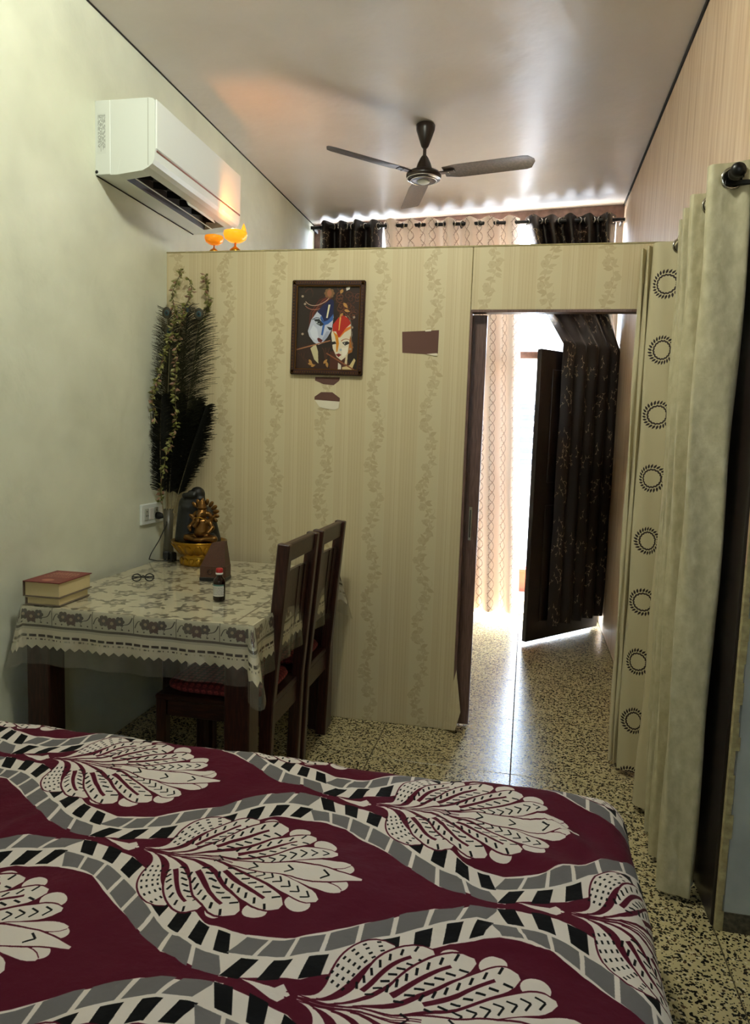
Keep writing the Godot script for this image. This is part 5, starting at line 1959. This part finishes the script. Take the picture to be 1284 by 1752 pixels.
func idol() -> void:
	var at := Vector3(-1.478, TY + 0.005, -3.095)
	# lotus bowl
	var b := node("lotus_bowl", at)
	tag(b, "gold lotus bowl stand carrying the seated idol on the table", "bowl")
	var st := begin()
	lathe(st, [Vector2(0.0, 0.0), Vector2(0.086, 0.0), Vector2(0.088, 0.012), Vector2(0.078, 0.03), Vector2(0.080, 0.036), Vector2(0.072, 0.042), Vector2(0.098, 0.06), Vector2(0.118, 0.085), Vector2(0.127, 0.106), Vector2(0.129, 0.112), Vector2(0.122, 0.112), Vector2(0.115, 0.104), Vector2(0.0, 0.098)], Transform3D(), 40)
	obj("bowl", st, M.gold, b)
	for i in 16:
		st = begin()
		var t := i * TAU / 16
		var bs := Basis(Vector3.UP, -t)
		ellipsoid(st, Transform3D(bs * Basis(Vector3.BACK, -0.72), bs * Vector3(0.106, 0.074, 0)), Vector3(0.006, 0.034, 0.019), 7)
		obj("petal", st, M.gold, b)
		st = begin()
		ellipsoid(st, Transform3D(bs * Basis(Vector3.BACK, 0.25), bs * Vector3(0.083, 0.018, 0)), Vector3(0.006, 0.016, 0.014), 6)
		obj("foot_petal", st, M.gold, b)
	# idol with dark rock behind
	var g := node("seated_idol", at + Vector3(0.0, 0.108, 0.0))
	tag(g, "small gold seated idol before a black rock in the lotus bowl", "statue")
	var V := func(x: float, y: float, z: float) -> Vector3: return Vector3(x, y, z)
	rng.seed = 17
	var rock: Array = [[V.call(-0.062, 0.0, -0.01), V.call(-0.058, 0.16, -0.02), 0.060, 0.052], [V.call(-0.03, 0.16, -0.02), V.call(-0.02, 0.215, -0.02), 0.05, 0.035], [V.call(0.03, 0.0, -0.03), V.call(0.02, 0.12, -0.03), 0.06, 0.04], [V.call(-0.07, 0.01, 0.02), V.call(0.07, 0.01, 0.02), 0.03, 0.03]]
	for i in 16:
		var y := 0.02 + i * 0.0135
		var p := Vector3(-0.075 + rng.randf_range(-0.02, 0.06), y, rng.randf_range(-0.02, 0.03))
		rock.append([p, p + Vector3(rng.randf_range(0.02, 0.05), rng.randf_range(-0.004, 0.004), 0), 0.013, 0.011])
	obj("rock", blob(rock, 0.006, 0.008), M.idol_black, g)
	var c := Vector3(0.034, 0.0, 0.045)
	var fig: Array = []
	var F := func(a: Vector3, q: Vector3, r0: float, r1: float) -> void: fig.append([c + a, c + q, r0, r1])
	F.call(Vector3(0, 0.052, 0), Vector3(0.002, 0.085, -0.004), 0.036, 0.030)      # belly and chest
	F.call(Vector3(-0.028, 0.098, -0.004), Vector3(0.032, 0.098, -0.004), 0.014, 0.014)  # shoulders
	F.call(Vector3(0.0, 0.132, 0.004), Vector3(0.0, 0.142, 0.0), 0.025, 0.022)     # head
	F.call(Vector3(-0.03, 0.134, -0.004), Vector3(-0.042, 0.122, -0.006), 0.011, 0.009) # ears
	F.call(Vector3(0.03, 0.134, -0.004), Vector3(0.042, 0.122, -0.006), 0.011, 0.009)
	F.call(Vector3(0.0, 0.126, 0.024), Vector3(-0.004, 0.098, 0.036), 0.010, 0.008)  # trunk
	F.call(Vector3(-0.004, 0.098, 0.036), Vector3(-0.016, 0.078, 0.038), 0.008, 0.007)
	F.call(Vector3(-0.016, 0.078, 0.038), Vector3(-0.026, 0.082, 0.034), 0.007, 0.005)
	F.call(Vector3(-0.035, 0.096, 0), Vector3(-0.056, 0.070, 0.012), 0.011, 0.009)   # arms
	F.call(Vector3(-0.056, 0.070, 0.012), Vector3(-0.040, 0.058, 0.036), 0.009, 0.007)
	F.call(Vector3(0.038, 0.096, 0), Vector3(0.058, 0.072, 0.012), 0.011, 0.009)
	F.call(Vector3(0.058, 0.072, 0.012), Vector3(0.048, 0.052, 0.038), 0.009, 0.007)
	F.call(Vector3(0.036, 0.098, -0.008), Vector3(0.060, 0.122, 0.004), 0.009, 0.007)
	F.call(Vector3(-0.034, 0.098, -0.008), Vector3(-0.056, 0.124, 0.004), 0.009, 0.007)
	F.call(Vector3(0.02, 0.024, 0.0), Vector3(0.070, 0.022, 0.022), 0.020, 0.015)    # crossed legs
	F.call(Vector3(0.070, 0.022, 0.022), Vector3(-0.010, 0.016, 0.046), 0.014, 0.009)
	F.call(Vector3(-0.02, 0.024, 0.0), Vector3(-0.064, 0.022, 0.022), 0.020, 0.015)
	F.call(Vector3(-0.064, 0.022, 0.022), Vector3(0.016, 0.012, 0.044), 0.014, 0.009)
	obj("figure", blob(fig, 0.0038, 0.008), M.old_gold, g)
	st = begin()
	lathe(st, [Vector2(0.0, 0.0), Vector2(0.023, 0.0), Vector2(0.025, 0.006), Vector2(0.019, 0.01), Vector2(0.021, 0.018), Vector2(0.014, 0.024), Vector2(0.014, 0.032), Vector2(0.006, 0.04), Vector2(0.0, 0.05)], Transform3D(Basis(), c + Vector3(0, 0.156, 0)), 18)
	obj("crown", st, M.old_gold, g)
	for s: float in [-1.0, 1.0]:
		st = begin()
		ellipsoid(st, Transform3D(Basis(), c + Vector3(s * 0.011, 0.138, 0.024)), Vector3(0.004, 0.003, 0.003), 5)
		obj("eye", st, M.idol_black, g)
	st = begin()
	torus(st, Transform3D(Basis(Vector3.RIGHT, 1.0), c + Vector3(0, 0.104, 0.014)), 0.026, 0.003, 20, 6)
	obj("necklace", st, M.gold, g)
	# halo of leaves behind the shoulder
	st = begin()
	for i in 9:
		var t := -0.5 + i * 0.36
		ellipsoid(st, Transform3D(Basis(Vector3.BACK, t - PI / 2), c + Vector3(cos(t) * 0.062, 0.132 + sin(t) * 0.055, -0.018)), Vector3(0.010, 0.017, 0.007), 6)
	stuff(obj("halo", st, M.old_gold, g))

# ================================================================== SMALL THINGS
func small_things() -> void:
	var top := TY + 0.005
	var st: SurfaceTool
	# books
	book("book", Vector3(-1.625, top, -2.262), Vector3(0.132, 0.028, 0.19), 0.05, M.book_tan, "thin pale book lying under the red one at table corner")
	book("book_001", Vector3(-1.627, top + 0.0285, -2.266), Vector3(0.142, 0.054, 0.20), 0.03, M.book_cover, "thick red-covered book on top of pale book at table corner")
	# wooden house-shaped incense box
	var b := node("wooden_box", Vector3(-1.258, top, -2.79))
	b.rotation.y = 0.12
	tag(b, "small brown carved wooden box with tapering top behind bottle", "box")
	st = begin()
	bx(st, Vector3(-0.054, 0.0, -0.04), Vector3(0.054, 0.062, 0.04), 0.002)
	obj("body", st, M.carved_wood, b)
	st = begin()
	hexa(st, [Vector3(-0.052, 0.062, 0.039), Vector3(0.052, 0.062, 0.039), Vector3(0.052, 0.062, -0.039), Vector3(-0.052, 0.062, -0.039),
		Vector3(-0.012, 0.155, 0.012), Vector3(0.044, 0.165, 0.012), Vector3(0.044, 0.165, -0.012), Vector3(-0.012, 0.155, -0.012)])
	obj("tapered_top", st, M.carved_wood, b)
	st = begin()
	bx(st, Vector3(-0.056, 0.0, -0.042), Vector3(0.056, 0.014, 0.042), 0.002)
	obj("plinth", st, M.plastic_dark, b)
	for i in 4:
		for j in 5 - i:
			st = begin()
			var y := 0.074 + i * 0.018
			cbox(st, Transform3D(Basis(Vector3.RIGHT, -0.27) * Basis(Vector3.BACK, PI / 4), Vector3(-0.036 + j * 0.018 + i * 0.010, y, 0.0365 - (y - 0.062) * 0.29)), Vector3(0.008, 0.008, 0.003), 0.0008)
			obj("carving", st, M.dark_wood, b)
	st = begin()
	torus(st, Transform3D(Basis(), Vector3(-0.012, 0.038, 0.041)), 0.009, 0.0025, 14, 6)
	obj("knob_ring", st, M.dark_wood, b)
	# syrup bottle
	b = node("medicine_bottle", Vector3(-1.087, top, -2.445))
	tag(b, "small brown syrup bottle with white label and red cap on the table", "bottle")
	st = begin()
	lathe(st, [Vector2(0, 0), Vector2(0.020, 0), Vector2(0.0225, 0.004), Vector2(0.0225, 0.07), Vector2(0.020, 0.08), Vector2(0.011, 0.088), Vector2(0.0105, 0.098), Vector2(0, 0.098)], Transform3D(), 24)
	obj("body", st, M.bottle_glass, b)
	st = begin()
	st.set_smooth_group(2)
	var rows := [[], []]
	var uvs := [[], []]
	for i in 17:
		var t := 0.35 + i * 2.2 / 16.0
		for j in 2:
			rows[j].append(Vector3(cos(t) * 0.0229, 0.062 - j * 0.044, sin(t) * 0.0229))
			uvs[j].append(Vector2(1.0 - i / 16.0, j))
	sheet(st, rows, uvs)
	obj("label", st, M.bottle_label, b)
	st = begin()
	lathe(st, [Vector2(0.0125, 0.097), Vector2(0.0135, 0.099), Vector2(0.0135, 0.104), Vector2(0.0, 0.104)], Transform3D(), 20)
	obj("cap_ring", st, M.cap_white, b)
	st = begin()
	lathe(st, [Vector2(0.0128, 0.104), Vector2(0.0132, 0.106), Vector2(0.0128, 0.118), Vector2(0.011, 0.12), Vector2(0.0, 0.12)], Transform3D(), 20)
	obj("cap", st, M.cap_red, b)
	# spectacles
	var s := node("spectacles", Vector3(-1.515, top + 0.001, -2.655))
	s.rotation.y = 0.5
	tag(s, "folded black spectacles lying on the tablecloth", "spectacles")
	for q: float in [-1.0, 1.0]:
		st = begin()
		torus(st, Transform3D(Basis(Vector3.RIGHT, -0.75), Vector3(q * 0.025, 0.013, 0)), 0.017, 0.0024, 20, 6)
		obj("rim", st, M.black_metal, s)
		st = begin()
		tube(st, [Vector3(q * 0.043, 0.017, -0.006), Vector3(q * 0.042, 0.012, -0.024), Vector3(-q * 0.02, 0.006, -0.034 - q * 0.006), Vector3(-q * 0.045, 0.0025, -0.028)], 0.0022, 6)
		obj("temple", st, M.black_metal, s)
	st = begin()
	tube(st, [Vector3(-0.009, 0.016, -0.004), Vector3(0, 0.02, -0.006), Vector3(0.009, 0.016, -0.004)], 0.0022, 6)
	obj("bridge", st, M.black_metal, s)
	# switch board on the left wall
	var w := node("switch_board", Vector3(XL, 0.975, -3.165))
	tag(w, "white electric switch board on the left wall above table corner", "switch board")
	st = begin()
	bx(st, Vector3(0, -0.05, -0.105), Vector3(0.012, 0.05, 0.105), 0.004)
	obj("plate", st, M.plastic_white, w)
	for i in 4:
		st = begin()
		bx(st, Vector3(0.011, -0.028, 0.062 - i * 0.045 - 0.018), Vector3(0.0165, 0.028, 0.062 - i * 0.045 + 0.018), 0.002)
		obj("switch" if i % 2 else "socket", st, M.cap_white if i % 2 else M.plastic_grey, w)
	for i: int in [0, 2]:
		for q: Vector2 in [Vector2(0, 0.014), Vector2(-0.007, -0.006), Vector2(0.007, -0.006)]:
			st = begin()
			tube(st, [Vector3(0.015, q.y, 0.062 - i * 0.045 + q.x), Vector3(0.0175, q.y, 0.062 - i * 0.045 + q.x)], 0.003, 8)
			obj("pin_hole", st, M.plastic_dark, w)
	# plug and cable
	var p := node("power_plug", Vector3(XL + 0.017, 0.962, -3.193))
	tag(p, "black plug in the switch board with a cable dropping to table", "plug")
	st = begin()
	lathe(st, [Vector2(0.0, 0.0), Vector2(0.017, 0.0), Vector2(0.018, 0.012), Vector2(0.012, 0.03), Vector2(0.006, 0.05), Vector2(0.0, 0.05)], Transform3D(Basis(Vector3.BACK, -PI / 2), Vector3.ZERO), 14)
	obj("plug_body", st, M.cable_black, p)
	st = begin()
	var c := Curve3D.new()
	var pp := [Vector3(0.045, 0, 0), Vector3(0.07, -0.03, 0.03), Vector3(0.05, -0.11, 0.07), Vector3(0.025, -0.17, 0.10), Vector3(0.02, -0.196, 0.11), Vector3(0.07, -0.1985, 0.125), Vector3(0.14, -0.1985, 0.09), Vector3(0.17, -0.1985, 0.06)]
	for i in pp.size():
		var tg: Vector3 = (pp[mini(i + 1, pp.size() - 1)] - pp[maxi(i - 1, 0)]) * 0.22
		c.add_point(pp[i], -tg, tg)
	var pts: Array = []
	for i in 49:
		pts.append(c.sample_baked(c.get_baked_length() * i / 48.0))
	tube(st, pts, 0.0025, 6)
	obj("cable", st, M.cable_black, p)
	# power adaptors lying at the foot of the feathers
	for i in 2:
		var a := node("power_adaptor" + ("" if i == 0 else "_001"), Vector3(-1.655 + i * 0.04, top, -3.115 + i * 0.012))
		a.rotation.y = 0.3 + i * 0.5
		tag(a, ["dark power adaptor with metal pins lying next to feather vase", "dark power adaptor lying between vase and lotus bowl"][i], "adaptor", "adaptors on the table")
		st = begin()
		cbox(st, Transform3D(Basis(), Vector3(0, 0.022, 0)), Vector3(0.03, 0.044, 0.03), 0.006)
		obj("body", st, M.cable_black, a)
		for q: float in [-1.0, 1.0]:
			st = begin()
			tube(st, [Vector3(q * 0.007, 0.01, 0.014), Vector3(q * 0.007, 0.01, 0.03)], 0.002, 8)
			obj("pin", st, M.chrome, a)

func book(called: String, at: Vector3, size: Vector3, turn: float, cover: Material, label: String) -> void:
	var b := node(called, at)
	b.rotation.y = turn
	tag(b, label, "book", "books on the table corner")
	var h := size * 0.5
	var st := begin()
	bx(st, Vector3(-h.x + 0.006, 0.003, -h.z + 0.005), Vector3(h.x - 0.005, size.y - 0.003, h.z - 0.005), 0.001)
	obj("pages", st, M.paper_pages, b)
	st = begin()
	bx(st, Vector3(-h.x, 0.0, -h.z), Vector3(h.x, 0.0028, h.z), 0.0008)
	obj("back_cover", st, M.book_grey, b)
	st = begin()
	sheet(st, [[Vector3(-h.x, size.y, -h.z), Vector3(h.x, size.y, -h.z)], [Vector3(-h.x, size.y, h.z), Vector3(h.x, size.y, h.z)]], [[Vector2(0, 0), Vector2(1, 0)], [Vector2(0, 1), Vector2(1, 1)]])
	bx(st, Vector3(-h.x, size.y - 0.003, -h.z), Vector3(h.x, size.y - 0.0004, h.z), 0.0008)
	obj("front_cover", st, cover, b)
	st = begin()
	bx(st, Vector3(-h.x, 0.0, -h.z), Vector3(-h.x + 0.004, size.y, h.z), 0.0012)
	obj("spine", st, M.book_grey, b)
